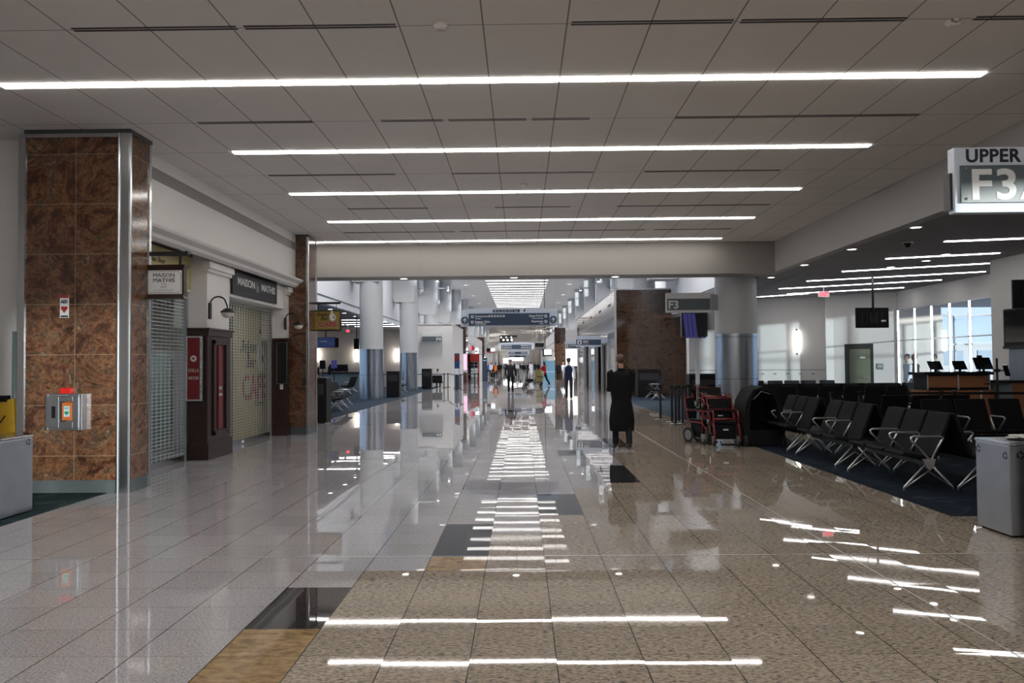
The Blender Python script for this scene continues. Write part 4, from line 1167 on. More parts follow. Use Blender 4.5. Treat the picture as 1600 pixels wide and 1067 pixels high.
b.build('fixing_studs', 'steel', t)
text('UPPER', h * .20, 'ink_black', t, (.11, -.062, h * .775), align='LEFT', bold=.005, width=.535, space=1.06, name='heading_lettering')
text('LEVEL', h * .20, 'ink_black', t, (.718, -.062, h * .775), align='LEFT', bold=.005, width=.50, space=1.06, name='heading_lettering')
text('F3A', h * .46, 'sign_white', t, (.125, -.098, h * .20), align='LEFT', bold=.010, width=.80, space=1.10, name='gate_number')
MB().tube([(.80, 0, h), (.80, 0, ZC - zb)], .015, 8).tube([(W2 - .08, 0, h), (W2 - .08, 0, ZC - zb)], .015, 8).build('hanging_rods', 'alu', t)
MB().box(-.025, 0, -.02, .10, h * .06, h * .62).build('side_plate', 'black_metal', t)
def wc_sign(px0, px1, pyt, pyb, yy, txt, sub, lab):
    xa, zt = at(px0, pyt, yy); xc, zb = at(px1, pyb, yy)
    t = thing('restroom_sign', lab, 'restroom sign', ((xa + xc) / 2, yy, zb), 0, 'restroom signs on the right')
    w, h = (xc - xa) / 2, zt - zb
    MB().box(-w, w, -.06, .06, 0, h).build('sign_body', 'sign_pale', t); MB().box(-w, w, -.075, -.06, h * .14, h * .64).build('text_plate', 'sign_navy', t)
    MB().box(-w * .9, -w * .9 + h * .38, -.08, -.075, h * .2, h * .58).build('pictogram', 'sign_white', t)
    MB().box(-w * .9 + h * .13, -w * .9 + h * .25, -.083, -.08, h * .24, h * .46).ball((-w * .9 + h * .19, -.083, h * .50), (h * .04, .003, h * .04), 8, 5).build('pictogram_figure', 'sign_navy', t)
    MB().box(w, max(XQ - (xa + xc) / 2, w + .05), -.04, .04, h * .3, h * .8).build('bracket', 'sign_pale', t)
    text(txt, h * .17, 'sign_white', t, (-w * .9 + h * .5, -.079, h * .38), align='LEFT', bold=.004); text(sub, h * .09, 'sign_white', t, (-w * .9 + h * .5, -.079, h * .22), align='LEFT')
wc_sign(900, 939, 524.5, 541.5, yq0 + 3.4, 'MEN', 'Caballeros', 'pale and navy MEN restroom sign projecting left of the restroom block')
wc_sign(882, 907, 533.5, 545, yq0 + 15.2, 'WOMEN', 'Damas', 'pale and navy WOMEN restroom sign, farther along the restroom block')
t = thing('restroom_sign', 'dark sign band on the glossy side of the restroom block right of the MEN sign', 'restroom sign', (XQ - .01, yq0 + 1.7, 3.05))
MB().box(-.02, 0, -1.5, 1.5, -.22, .1).build('text_plate', 'sign_navy', t)
x, y = plane_at(1287, 459, 3.72)
x, z = at(1287, 459.5, 25.0)
t = thing('exit_sign', 'red lit EXIT sign hanging from the right gate ceiling', 'exit sign', (x, 25.0, ZG))
MB().box(-.17, .17, -.02, .02, z - ZG - .09, z - ZG + .09).build('sign_face', 'sign_white', t); MB().tube([(0, 0, z - ZG + .09), (0, 0, 0)], .01, 6).build('rod', 'alu', t)
text('EXIT', .12, 'exit_red', t, (0, -.022, z - ZG - .06), bold=.008, width=.29)
x, z = at(543.5, 517, 50)
t = thing('exit_sign', 'tiny red lit EXIT sign far inside the left gate', 'exit sign', (x, 50, ZL))
MB().box(-.10, .10, -.02, .02, z - ZL - .07, z - ZL + .07).build('sign_face', 'exit_red', t); MB().tube([(0, 0, z - ZL + .1), (0, 0, 0)], .01, 6).build('rod', 'alu', t)
# ------------------------------------------------------------------ beam seating
def bench(lab, group, slats=False, vinyl='black_vinyl', inner=True, end=False, n=3):
    """three seats on a beam; the seats face -x and the beam runs along y"""
    t = thing('beam_bench', lab, 'bench', (0, 0, 0), 0, group)
    P = .575; L = P * n
    prof_s = [(-.30, .445), (-.28, .475), (-.18, .462), (.02, .43), (.10, .425), (.10, .375), (0, .38), (-.18, .41), (-.29, .42)]
    prof_b = [(.08, .40), (.135, .41), (.20, .58), (.30, .86), (.325, .945), (.29, .95), (.255, .87), (.15, .60)]
    for i in range(n):
        a, c = -L / 2 + i * P + .03, -L / 2 + (i + 1) * P - .03
        if slats:
            b = MB(); q = MB()
            for k in range(4):
                u = a + (c - a) * k / 4; v = u + (c - a) / 4 - .035
                b.prism(prof_s, u, v, 'y'); q.prism(prof_b, u, v, 'y')
            b.box(-.2, -.17, a, c, .40, .42); q.box(.20, .22, a, c, .60, .63)
        else:
            b = MB().prism(prof_s, a, c, 'y'); q = MB().prism(prof_b, a, c, 'y')
        b.build('seat', vinyl, t, bevel=.01); q.build('backrest', vinyl, t, bevel=.012)
    MB().box(-.04, .04, -L / 2 - .02, L / 2 + .02, .31, .37).build('beam', 'black_metal', t, bevel=.006)
    for s in (-1, 1):
        y = s * (L / 2 - .01)
        b = MB()
        b.tube([(-.30, y, .0), (-.30, y, .045), (-.02, y, .34)], .013, 8).tube([(.30, y, .0), (.30, y, .045), (.02, y, .34)], .013, 8)
        b.tube([(-.30, y, .03), (0, y, .24), (.30, y, .03)], .011, 8)
        b.build('leg', 'alu', t, smooth=True)
    ys = [-L / 2 + P * k for k in range(1, n)] + ([-L / 2] if end else [])
    for y in ys:
        b = MB()
        b.tube([(.03, y, .37), (-.20, y, .62), (-.21, y, .655), (-.18, y, .67), (.16, y, .67), (.19, y, .65), (.17, y, .62), (.03, y, .37)], .014, 8)
        b.build('armrest', 'alu', t, smooth=True)
    if end:
        b = MB().prism([(-.075, .395), (.075, .395), (.05, .30), (0, .25), (-.05, .30)], -L / 2 - .04, -L / 2 - .0, 'y').prism([(-.04, .372), (.04, .372), (0, .30)], -L / 2 - .046, -L / 2 - .04, 'y')
        b.build('hub_bracket', 'alu', t, bevel=.004)
    return t
XBN = 5.02
bn1 = bench('nearest black three-seat bench, silver X-shaped end frame, right of the walkway', 'black benches along the walkway', end=True)
bn1.location = (XBN, 9.98 + .8625, .008)
bn2 = bench('middle black three-seat bench in the row along the walkway', 'black benches along the walkway'); bn2.location = (XBN, 12.15 + .8625, .008)
dup(bn2, (XBN, 14.32 + .8625, .008), label='farthest black three-seat bench of the walkway row, beside the black hooded cart')
for k, lab in enumerate(('black bench back to back with the nearest walkway bench', 'black bench back to back with the middle walkway bench', 'black bench back to back with the farthest walkway bench')):
    dup(bn2, (XBN + .67, 10.85 + 2.17 * k, .008), PI, lab, 'benches turned away from the walkway')
dup(bn1, (7.62, Y(11.6), .008), PI / 2, 'black three-seat bench facing the camera behind the steel recycling bins', 'benches turned away from the walkway')
dup(bn2, (9.42, Y(11.6), .008), PI / 2, 'black three-seat bench against the right picture edge, facing the camera', 'benches turned away from the walkway')
dup(bn2, (7.75, Y(13.6), .008), -PI / 2, 'black bench behind the camera-facing bench, just before the belt barrier', 'benches turned away from the walkway')
row_l = 'black bench in the farther seating rows of the right gate'
for d, xs, rz in ((23.9, (7.6, 9.4, 11.2), PI / 2), (21.0, (6.4, 8.2, 10.0, 11.6), -PI / 2), (20.2, (7.3, 9.1, 10.9), PI / 2), (18.9, (7.7, 9.5), -PI / 2)):
    for x in xs:
        dup(bn2, (x, Y(d), .008), rz, row_l, 'far seating rows of the right gate')
bl = bench('slatted dark bench facing the walkway in front of the first round column', 'slatted benches of the left gate', slats=True, end=False)
bl.location = (-6.55, 28.4, .008); bl.rotation_euler = (0, 0, PI + .10)
dup(bl, (-6.85, 30.6, .008), PI + .10, 'second slatted dark bench, next to the first round column')
dup(bl, (-7.35, 28.6, .008), .10, 'slatted dark bench turned away, behind the one facing the walkway')
dup(bl, (-7.65, 30.8, .008), .10, 'slatted dark bench turned away, beside the first round column')
dup(bl, (-6.9, 45.2, .008), PI, 'slatted dark bench between the two far black cabinets')
dup(bl, (-9.6, 44.5, .008), 0, 'dark bench deep in the left gate behind the first column')
dup(bl, (-9.9, 36.5, .008), PI / 2, 'dark bench deep in the left gate in front of the counter')
dup(bl, (5.85, Y(30.3), .008), 0, 'slatted dark bench behind the stanchions, before the dark granite wall')

# ------------------------------------------------------------------ stanchions
def stanchion(x, y, lab, group, belt=None, h=1.0, z0=0.0, r=.032):
    t = thing('stanchion', lab, 'stanchion', (x, y, z0), 0, group)
    MB().lathe([(.17, 0), (.17, .012), (.15, .022), (.04, .032)], n=24).build('base', 'black_metal', t, auto=True)
    MB().cyl(0, 0, .03, h - .06, r, 12).build('post', 'black_metal', t, auto=True)
    MB().cyl(0, 0, h - .09, h, r + .012, 12).build('belt_head', 'black_plastic', t, auto=True)
    if belt:
        dx, dy = belt[0] - x, belt[1] - y
        L = math.hypot(dx, dy); nx, ny = -dy / L * .002, dx / L * .002
        z = h - .045
        q = [(nx, ny), (dx + nx, dy + ny), (dx - nx, dy - ny), (-nx, -ny)]
        MB().hexa([(a, b_, z - .024) for a, b_ in q], [(a, b_, z + .024) for a, b_ in q]).build('belt', 'black_plastic', t)
    return t
ps = [(6.4, 16.6), (7.06, 16.8), (8.72, 16.75), (8.92, 16.6), (10.5, 16.3)]
lbs = ['stanchion at the left end of the belt barrier behind the walkway benches', 'second stanchion of the right gate belt barrier, below the hanging screen', 'left one of the paired stanchions before the gate counter',
       'right one of the paired stanchions before the gate counter', 'last stanchion of the right gate belt barrier, at the picture edge']
for k, p in enumerate(ps):
    stanchion(p[0], p[1], lbs[k], 'belt barrier of the right gate', ps[k + 1] if k < 4 else None, .98)
for k, (px, py) in enumerate([(1050, 660), (1056, 663), (1061, 659), (1067, 662), (1072, 658), (1077, 656)]):
    x, y = floor_at(px, py)
    if k == 0: c0 = stanchion(x, y, 'black stanchion in the tight cluster between the long-coated person and the wheelchairs', 'clustered stanchions', h=1.0, r=.036)
    else: dup(c0, (x, y, .0))
x, y = floor_at(1032, 656); stanchion(x, y, 'single black stanchion just left of the stanchion cluster', 'single stanchion')
lp = [(500, 608), (513, 607), (541, 606), (644, 607), (694, 606), (700, 605), (714, 611), (720, 609), (742, 606), (747, 605)]
L2 = ['stanchion behind the tall cabinet at the far granite pillar', 'left of two stanchions in front of the left gate counter', 'right of two stanchions in front of the left gate counter', 'stanchion in front of the second round column', 'stanchion just right of the seated person', 'second stanchion right of the seated person',
      'stanchion below the tall red and blue totem', 'stanchion just right of the red and blue totem', 'left one of the paired stanchions by the red shop display', 'right one of the paired stanchions by the red shop display']
pts = [floor_at(*p) for p in lp]
pts = [(max(x, -14), y) for x, y in pts]
for k, p in enumerate(pts):
    stanchion(p[0], p[1], L2[k], 'belt barrier on the left side', pts[k + 1] if k < len(pts) - 1 else None, .99, r=.036)

x, y = floor_at(1091, 657)
t = thing('sign_stand', 'slim grey sign stand with a round base beside the stanchion cluster', 'sign stand', (x, y, 0))
MB().lathe([(.24, 0), (.24, .012), (.05, .03)], n=28).build('base', 'brushed_steel', t, auto=True); MB().box(-.035, .035, -.02, .02, .02, 1.45).build('post', 'teal_panel', t)
MB().box(-.05, .05, -.03, .03, 1.0, 1.70).build('sign_blade', 'sign_pale', t)

# ------------------------------------------------------------------ nested wheelchairs and hooded cart
def wheelchair(lab):
    t = thing('wheelchair', lab, 'wheelchair', (0, 0, 0), 0, 'nested red wheelchairs')
    for s in (-1, 1):
        x = s * .24
        b = MB()
        b.tube([(x, .36, .98), (x, .33, .95), (x, .22, .30), (x, .20, .16)], .016, 8)
        b.tube([(x, .28, .66), (x, -.16, .66), (x, -.20, .62), (x, -.20, .22)], .016, 8)
        b.tube([(x, .23, .42), (x, -.20, .42), (x, -.30, .30), (x, -.32, .10)], .016, 8)
        b.build('side_frame', 'red_frame', t, smooth=True)
        w = MB(); R = Matrix.Translation((x + s * .05, .20, .155)) @ Matrix.Rotation(PI / 2, 4, 'Y')
        w.lathe([(.10, -.012), (.155, -.016), (.155, .016), (.10, .012)], n=24, mtx=R)
        wh = w.build('rear_wheel', 'rubber', t, auto=True)
        MB().lathe([(.0, -.02), (.09, -.02), (.11, -.006), (.11, .006), (.09, .02), (.0, .02)], n=20, mtx=R).build('rim', 'grey_rubber', wh, auto=True)
        c = MB(); R = Matrix.Translation((x, -.20, .075)) @ Matrix.Rotation(PI / 2, 4, 'Y')
        c.lathe([(.0, -.016), (.06, -.018), (.075, -.008), (.075, .008), (.06, .018), (.0, .016)], n=18, mtx=R); c.build('caster', 'rubber', t, auto=True)
        MB().box(x - .03, x + .03, -.28, -.16, .10, .20).box(x - .032, x - .02, -.24, -.18, .05, .18).box(x + .02, x + .032, -.24, -.18, .05, .18).build('caster_fork', 'grey_rubber', t, bevel=.012)
        MB().box(x - .03, x + .03, -.12, .22, .665, .69).build('arm_pad', 'black_plastic', t, bevel=.008)
        MB().tube([(x, .36, .97), (x, .48, .99)], .02, 8).build('push_grip', 'black_plastic', t, smooth=True)
    for u, v in ((-.20, .52), (.30, .90)): MB().tube([(-.24, u, v), (.24, u, v)], .016, 8).build('cross_bar', 'red_frame', t, smooth=True)
    MB().box(-.22, .22, -.20, .22, .43, .47).build('seat', 'black_vinyl', t, bevel=.01); MB().hexa([(-.22, .20, .48), (.22, .20, .48), (.22, .23, .48), (-.22, .23, .48)], [(-.22, .29, .90), (.22, .29, .90), (.22, .32, .90), (-.22, .32, .90)]).build('backrest', 'black_vinyl', t, bevel=.008)
    MB().tube([(-.14, -.32, .10), (-.14, -.42, .06), (.14, -.42, .06), (.14, -.32, .10)], .016, 8).box(-.15, .15, -.44, -.34, .035, .05).build('footrest', 'black_metal', t, smooth=False)
    MB().box(-.20, .20, -.16, .17, .13, .42).build('underseat_dark_block', 'black_plastic', t, bevel=.02)  # black block added to darken the space under the seat
    MB().box(-.05, .05, -.175, -.162, .30, .33).build('tag_plate', 'sign_white', t)
    return t
wx, wy = floor_at(1147, 698)
w1 = wheelchair('front wheelchair of the nested red set, standing on the floor'); wx -= .12; w1.location = (wx - .0, wy + .3, 0)
w2 = dup(w1, (wx - .02, wy + .62, .16), .0, 'middle wheelchair of the nested red set, its casters lifted'); w2.rotation_euler = (-.22, 0, 0)
w2.location.z = .37; w2.rotation_euler = (0, 0, 0); w2.scale = (1, 1, .62)
w3 = dup(w1, (wx - .05, wy + .95, .26), .0, 'rear wheelchair of the nested red set, highest tube frame'); w3.rotation_euler = (-.30, 0, 0)
w3.location.z = .70; w3.rotation_euler = (0, 0, 0); w3.scale = (1, 1, .44)
w4 = dup(w1, (wx - .36, wy + .75, .0), .5, 'folded red wheelchair leaning at the left of the nested set')
for o in (w4,): o.scale = (.45, 1, 1)
t = thing('hooded_cart', 'black hooded cart with a rounded cover between the red wheelchairs and the benches', 'cart', (4.62, Y(13.6), 0))
arch = [(-.36, .02), (-.38, .5), (-.33, .85), (-.20, 1.08), (0, 1.15), (.20, 1.08), (.33, .85), (.40, .5), (.40, .02)]
inner = [(u * .72, .25 + (v - .02) * .74) for u, v in arch]
b = MB(); k = len(arch)
vs = []
for yv in (-.40, .42):
    for u, v in arch: vs.append((u, yv, v))
for yv in (-.40, .30):
    for u, v in inner: vs.append((u * (1 if yv < 0 else .8), yv, v))
fs = []
for i in range(k - 1):
    fs += [(i, i + 1, k + i + 1, k + i), (i, 2 * k + i, 2 * k + i + 1, i + 1), (2 * k + i, 3 * k + i, 3 * k + i + 1, 2 * k + i + 1)]
fs += [(0, k, 2 * k - 1, k - 1), tuple(range(k, 2 * k)), tuple(range(3 * k, 4 * k)), (0, k - 1, 3 * k - 1, 2 * k), (2 * k, 3 * k - 1, 4 * k - 1, 3 * k)]
b.add(vs, fs); b.build('hood', 'black_vinyl', t, auto=True)
MB().box(-.30, .32, -.36, .3, .16, .30).build('seat_cushion', 'black_vinyl', t, bevel=.03)
MB().tube([(-.2, -.42, .9), (-.05, -.43, 1.05), (.12, -.43, 1.0)], .010, 6).build('trim_piping', 'grey_rubber', t, smooth=True)
for s in (-1, 1):
    MB().lathe([(.0, -.02), (.10, -.02), (.10, .02), (.0, .02)], n=20, mtx=Matrix.Translation((s * .36, -.42, .11)) @ Matrix.Rotation(PI / 2, 4, 'Y')).build('wheel', 'rubber', t, auto=True)

# ------------------------------------------------------------------ screens, counters, gate furniture
def hung_tv(px0, px1, pyt, pyb, yy, rz, zc, lab, face='screen_black', back=False):
    xa, zt = at(px0, pyt, yy); xc, zb = at(px1, pyb, yy)
    t = thing('hanging_screen', lab, 'screen', ((xa + xc) / 2, yy, (zt + zb) / 2), rz)
    w, h = (xc - xa) / 2 / math.cos(rz), (zt - zb) / 2
    MB().box(-w, w, -.035, .035, -h, h).build('housing', 'black_plastic', t, bevel=.008)
    MB().box(-w + .02, w - .02, -.038, -.035, -h + .02, h - .02).build('screen_panel', face, t)
    MB().box(-w * .25, w * .25, -.08 if back else .035, -.035 if back else .10, -h * .5, h * .5).build('mount', 'black_metal', t)
    MB().tube([(0, .06 if not back else -.06, 0), (0, .06 if not back else -.06, zc - (zt + zb) / 2)], .028, 10).build('pole', 'black_metal', t, smooth=True)
    return t
t = hung_tv(1336, 1389, 481, 512, 20.5, .08, ZG, 'black screen seen from behind, hanging on a black pole in the right gate', 'black_plastic', True)
MB().box(.22, .34, -.05, -.035, -.10, -.06).build('label_plate', 'sign_white', t)
b = MB()
for k in range(5): b.box(-.3 + k * .13, -.25 + k * .13, -.045, -.035, -.15, .14)
b.build('vent_ribs', 'black_metal', t)
t = hung_tv(495, 523, 527, 543, 38, .25, ZL, 'blue lit screen hanging on a pole below the yellow cafe sign', 'screen_blue')
MB().box(-.30, .05, -.041, -.038, .03, .07).build('text_line', 'sign_white', t)
MB().box(.36, .60, -.03, .12, -.24, .22).build('side_screen', 'black_plastic', t)
hung_tv(553, 561, 529, 546, 40, 0, ZL, 'black screen edge-on behind the first round column, left gate', 'screen_black')
hung_tv(1583, 1625, 437, 481, 16.0, -.18, ZG, 'black screen tilted high at the right picture edge', 'black_plastic', True)
t = thing('wall_screen', 'black wall panel above the bluish stone picture, right picture edge', 'screen', (10.88, 16.8, 2.28))
MB().box(-.08, 0, -1.3, 1.22, -.41, .46).build('housing', 'black_plastic', t, bevel=.01); MB().box(-.085, -.08, -1.25, 1.17, -.28, .42).build('screen_panel', 'screen_black', t)
MB().box(-.10, -.0, -1.3, 1.22, -.42, -.36).build('lower_rail', 'black_metal', t)
t = thing('stone_picture', 'bluish marbled wall panel behind the gate counter, right picture edge', 'wall panel', (10.87, 16.8, 1.53))
MB().box(-.02, .02, -1.25, 1.1, -.37, .32).build('stone', 'marble_blue', t); MB().box(-.03, .03, 1.1, 1.14, -.40, .32).build('edge_trim', 'alu', t)
# bank of flight screens left of the round steel column
yy = 30.2
xa, zt = at(1066, 490, yy); xc, zb = at(1100, 528, yy)
t = thing('flight_display', 'bank of five narrow purple-lit flight screens below the F3 sign', 'flight display', ((xa + xc) / 2, yy, (zt + zb) / 2), -.0)
w, h = (xc - xa) / 2, (zt - zb) / 2
MB().box(-w - .02, w + .14, .0, .30, -h + .05, h + .03).build('frame', 'black_metal', t)
for k in range(5):
    u = -w + k * 2 * w / 5
    MB().hexa([(u + .015 + .10, -.05 + .02 * k, -h), (u + 2 * w / 5 + .085, -.06 + .02 * k, -h), (u + 2 * w / 5 + .085, .0 + .02 * k, -h), (u + .10 + .015, .0 + .02 * k, -h)],
              [(u + .015, -.05 + .02 * k, h), (u + 2 * w / 5 - .01, -.06 + .02 * k, h), (u + 2 * w / 5 - .01, .0 + .02 * k, h), (u + .015, .0 + .02 * k, h)]).build('screen', 'screen_purple' if k != 3 else 'sign_navy', t)
MB().tube([(0, .1, h), (0, .1, ZG - (zt + zb) / 2)], .03, 8).tube([(w, .1, h), (w, .1, ZG - (zt + zb) / 2)], .03, 8).build('pole', 'alu', t)
# right gate counter
yc = Y(15.2)
t = thing('gate_counter', 'gate counter with orange wood panels and a dark top, in front of the glass wall', 'counter', (0, yc, 0))
MB().box(8.62, 10.12, -.35, .35, 1.30, 1.36).build('countertop', 'black_plastic', t, bevel=.008)
MB().box(8.72, 10.05, -.28, .3, .98, 1.30).build('upper_cabinet', 'black_plastic', t)
for u in (8.74, 9.40): MB().box(u, u + .62, -.295, -.28, 1.03, 1.28).build('wood_panel', 'orange_wood', t)
MB().box(8.72, 8.74, -.30, -.28, .98, 1.30).box(9.365, 9.395, -.30, -.28, .98, 1.30).box(10.03, 10.06, -.30, -.28, .98, 1.30).build('metal_seam', 'alu', t)
MB().hexa([(8.95, -.45, 0), (10.05, -.45, 0), (10.05, .3, 0), (8.95, .3, 0)], [(8.62, -.45, .97), (10.05, -.45, .97), (10.05, .3, .97), (8.62, .3, .97)]).build('lower_body', 'orange_wood', t)
MB().box(9.18, 9.22, -.455, -.44, .03, .97).box(9.75, 9.79, -.455, -.44, .03, .97).build('metal_seam', 'alu', t)
t = thing('gate_counter', 'lower teal and orange counter right of the tall gate counter', 'counter', (0, yc, 0))
MB().box(10.13, 10.85, -.40, .40, 1.12, 1.17).build('countertop', 'black_plastic', t); MB().box(10.16, 10.5, -.34, .36, 0, 1.12).build('teal_body', 'teal_panel', t); MB().box(10.5, 10.82, -.34, .36, 0, 1.12).build('wood_body', 'orange_wood', t)
def monitor(x, y, z, w, h, rz, lab, grp='monitors on the right gate counter', tilt=.2):
    t = thing('monitor', lab, 'monitor', (x, y, z), rz, grp)
    MB().box(-w * .3, w * .3, -.07, .07, 0, .015).build('foot', 'black_plastic', t); MB().box(-.02, .02, -.01, .02, .0, h * .5).build('stand', 'black_plastic', t)
    q = h * tilt
    MB().hexa([(-w / 2, -.06, .05), (w / 2, -.06, .05), (w / 2, -.025, .05), (-w / 2, -.025, .05)], [(-w / 2 - .06, -.06 + q, .05 + h), (w / 2 - .06, -.06 + q, .05 + h), (w / 2 - .06, -.025 + q, .05 + h), (-w / 2 - .06, -.025 + q, .05 + h)]).build('display', 'screen_black', t, bevel=.004)
for px, lab, w, h in ((1462, 'leftmost black monitor on the gate counter', .29, .19), (1500, 'middle black monitor on the gate counter', .28, .19), (1537, 'larger right monitor on the gate counter, below the upright reader', .38, .26)):
    x, _ = at(px, 570, yc); monitor(x, yc, 1.36 if w < .3 else 1.36, w, h, .1, lab)
x, _ = at(1531, 560, yc + .2)
t = thing('scanner_post', 'upright black reader behind the larger monitor of the gate counter', 'scanner', (x, yc + .22, 1.36))
MB().box(-.055, .055, -.03, .03, .10, .36).build('reader', 'black_plastic', t, bevel=.02); MB().cyl(0, 0, 0, .12, .02, 10).build('post', 'black_plastic', t); MB().tube([(.05, 0, .24), (.24, 0, .24)], .008, 6).build('arm', 'black_plastic', t)
x, _ = at(1553, 560, yc - .45)
t = thing('camera_pole', 'black pole with swivel camera arm beside the gate counter', 'camera pole', (x, yc - .55, 0))
MB().lathe([(.16, 0), (.16, .01), (.03, .03)], n=20).build('base', 'black_metal', t); MB().cyl(0, 0, .02, 1.65, .022, 10).build('pole', 'black_metal', t, auto=True)
MB().box(-.06, .06, -.02, .02, 1.36, 1.42).tube([(0, 0, 1.39), (.17, 0, 1.39)], .014, 6).build('arm', 'black_metal', t); MB().hexa([(.22, -.08, 1.28), (.24, -.08, 1.27), (.24, .08, 1.27), (.22, .08, 1.28)], [(.16, -.08, 1.50), (.175, -.08, 1.51), (.175, .08, 1.51), (.16, .08, 1.50)]).build('tablet', 'screen_black', t)
MB().box(-.22, .22, -.1, .1, 1.10, 1.12).build('shelf', 'black_metal', t)
x, z = at(1356.5, 574, 26.6)
q = lerp2(B0, B1, .72)
t = thing('wall_plate', 'small grey notice plate on the wall right of the dark door', 'wall plate', (q[0], q[1], 1.42), math.atan2(B1[1] - B0[1], B1[0] - B0[0]))
MB().box(-.10, .10, -.02, 0, -.10, .10).build('plate', 'teal_panel', t); MB().box(-.07, .07, -.023, -.02, .03, .05).box(-.07, .07, -.023, -.02, -.02, 0).build('text_line', 'sign_white', t)
# sockets on the sunlit wall
for k in range(5):
    q = lerp2(A0, A1, .53 + k * .085)
    t = thing('socket_plate', 'small grey socket in the row low on the sunlit gate wall', 'socket', (q[0], q[1] + .005, 1.17), ang, 'socket row on the sunlit wall')
    MB().box(-.05, .05, -.015, 0, -.03, .03).build('plate', 'ink_grey', t)
struct('baseboard_gate', vwall('', (A1[0] + .012, A1[1] - .012), (A0[0], A0[1] - .012), 1.30, 1.32, None, -.012, MB()), 'grey_trim')
# left gate counter
x, _ = at(534, 575, 48.5)
t = thing('gate_counter', 'dark gate counter deep in the left gate behind the slatted benches', 'counter', (x, 48.5, 0))
MB().box(-1.3, 1.3, -.4, .4, 1.12, 1.18).build('countertop', 'black_plastic', t); MB().box(-1.1, 1.1, -.3, .35, 0, 1.12).build('body', 'teal_panel', t)
for k, (px, lab) in enumerate(((520, 'leftmost small monitor on the left gate counter'), (527, 'second small monitor on the left gate counter'), (533, 'third small monitor on the left gate counter'), (540, 'rightmost small monitor on the left gate counter'))):
    x, _ = at(px, 565, 48.5); monitor(x, 48.5, 1.18, .35, .42, .1, lab, 'monitors on the left gate counter')
for px, top, lab, m in ((504, 563, 'black camera post left of the left gate counter', 'black_plastic'), (522, 562, 'purple-lit round reader on a post beside the left gate counter', 'screen_purple')):
    x, z = at(px, top, 46.5)
    t = thing('reader_post', lab, 'reader post', (x, 46.5, 0), 0)
    MB().cyl(0, 0, 0, z - .1, .03, 8).build('post', 'black_metal', t); MB().cyl(0, 0, 0, .02, .16, 16).build('base', 'black_metal', t); MB().box(-.17, .17, -.05, .05, z - .5, z).build('reader', m, t, bevel=.04); MB().box(-.34, -.2, -.05, .05, z - .85, z - .4).build('side_reader', 'black_plastic', t)
# ------------------------------------------------------------------ shops and things farther down the concourse
t = thing('shop_sign', 'white and magenta lit shop sign projecting over the red display on the left', 'shop sign', (0, 76.5, 0))
xa, zt = at(730, 541, 76.5); xc, zb = at(748, 552, 76.5)
MB().box(XS, xc, -.15, .15, zb, zt).build('sign_box', 'sign_white', t)
MB().box(XS + .05, XS + .25, -.17, -.15, zb + .3, zt).build('magenta_panel', 'screen_pink', t)
MB().lathe([(0, 0), (.24, 0), (.24, .02)], n=20, mtx=Matrix.Translation((XS + .28, -.17, zb + .5)) @ Matrix.Rotation(-PI / 2, 4, 'X')).build('red_disc', 'ink_red', t)
MB().box(XS + .6, xc, -.17, -.15, zb + .0, zt - .2).build('lit_panel', 'screen_white', t); MB().box(XS + .75, XS + 1.0, -.18, -.17, zb + .15, zb + .22).box(xc - .3, xc - .1, -.18, -.17, zb + .1, zb + .28).build('small_print', 'ink_grey', t)
t = thing('product_display', 'red-framed wall of black and white products below the shop sign', 'product display', (0, 77.5, 0))
xa, zt = at(733, 553, 77.5); xc, _ = at(747, 560, 77.5)
MB().box(XS + .1, xc + .1, 0, .4, 0, zt).build('cabinet', 'ink_grey', t); MB().box(xc - .75, xc + .1, -.03, 0, zt - .75, zt).build('red_header', 'display_red', t); MB().box(xc + .02, xc + .12, -.05, 0, 0, zt).build('red_edge', 'display_red', t)
for i in range(2):
    for j in range(5):
        MB().box(xc - .7 + i * .36, xc - .42 + i * .36, -.06, 0, .35 + j * .30, .58 + j * .30).build('product_box', 'black_plastic' if j > 2 else 'sign_white', t)
x, z = at(714, 552, 52.5)
t = thing('info_totem', 'slim totem with red and blue panels beside the left belt barrier', 'totem', (x, 52.5, 0))
w = .17
MB().box(-w, w, -.05, .05, .02, z).build('body', 'sign_navy', t, bevel=.01); MB().box(-w - .05, w + .05, -.15, .15, 0, .02).build('base', 'black_metal', t)
MB().box(-w + .02, w - .02, -.06, -.05, z - .50, z - .10).build('red_panel', 'sign_red', t); MB().box(-w + .02, w - .02, -.06, -.05, z - .95, z - .58).build('blue_panel', 'screen_blue', t); MB().box(-w + .02, w - .02, -.06, -.05, z - 1.4, z - 1.0).build('pale_panel', 'sign_pale', t)
x, z = at(757.5, 559, 78)
t = thing('info_totem', 'navy totem left of the distant person in the navy coat', 'totem', (x, 78, 0))
MB().box(-.22, .22, -.05, .05, .02, z).build('body', 'sign_navy', t, bevel=.01); MB().box(-.3, .3, -.15, .15, 0, .02).build('base', 'black_metal', t); MB().box(-.16, .16, -.06, -.05, z - .3, z - .22).build('text_line', 'sign_pale', t)
x, z = at(722.5, 553, 68.2)
t = thing('lit_poster', 'narrow pink lit poster on the brown pillar past the F4 block', 'lit poster', (XS + .01, 68.27, 0))
MB().box(.0, .35, -.08, .0, .9, 2.5).build('case', 'sign_white', t); MB().box(.04, .31, -.09, -.08, 1.1, 2.45).build('lit_face', 'screen_pink', t)
t = thing('hanging_banner', 'small black, white and red lit banner hanging beyond the shop display', 'banner', (0, 92, 0))
xa, zt = at(760, 544, 92); xc, zb = at(773, 551, 92)
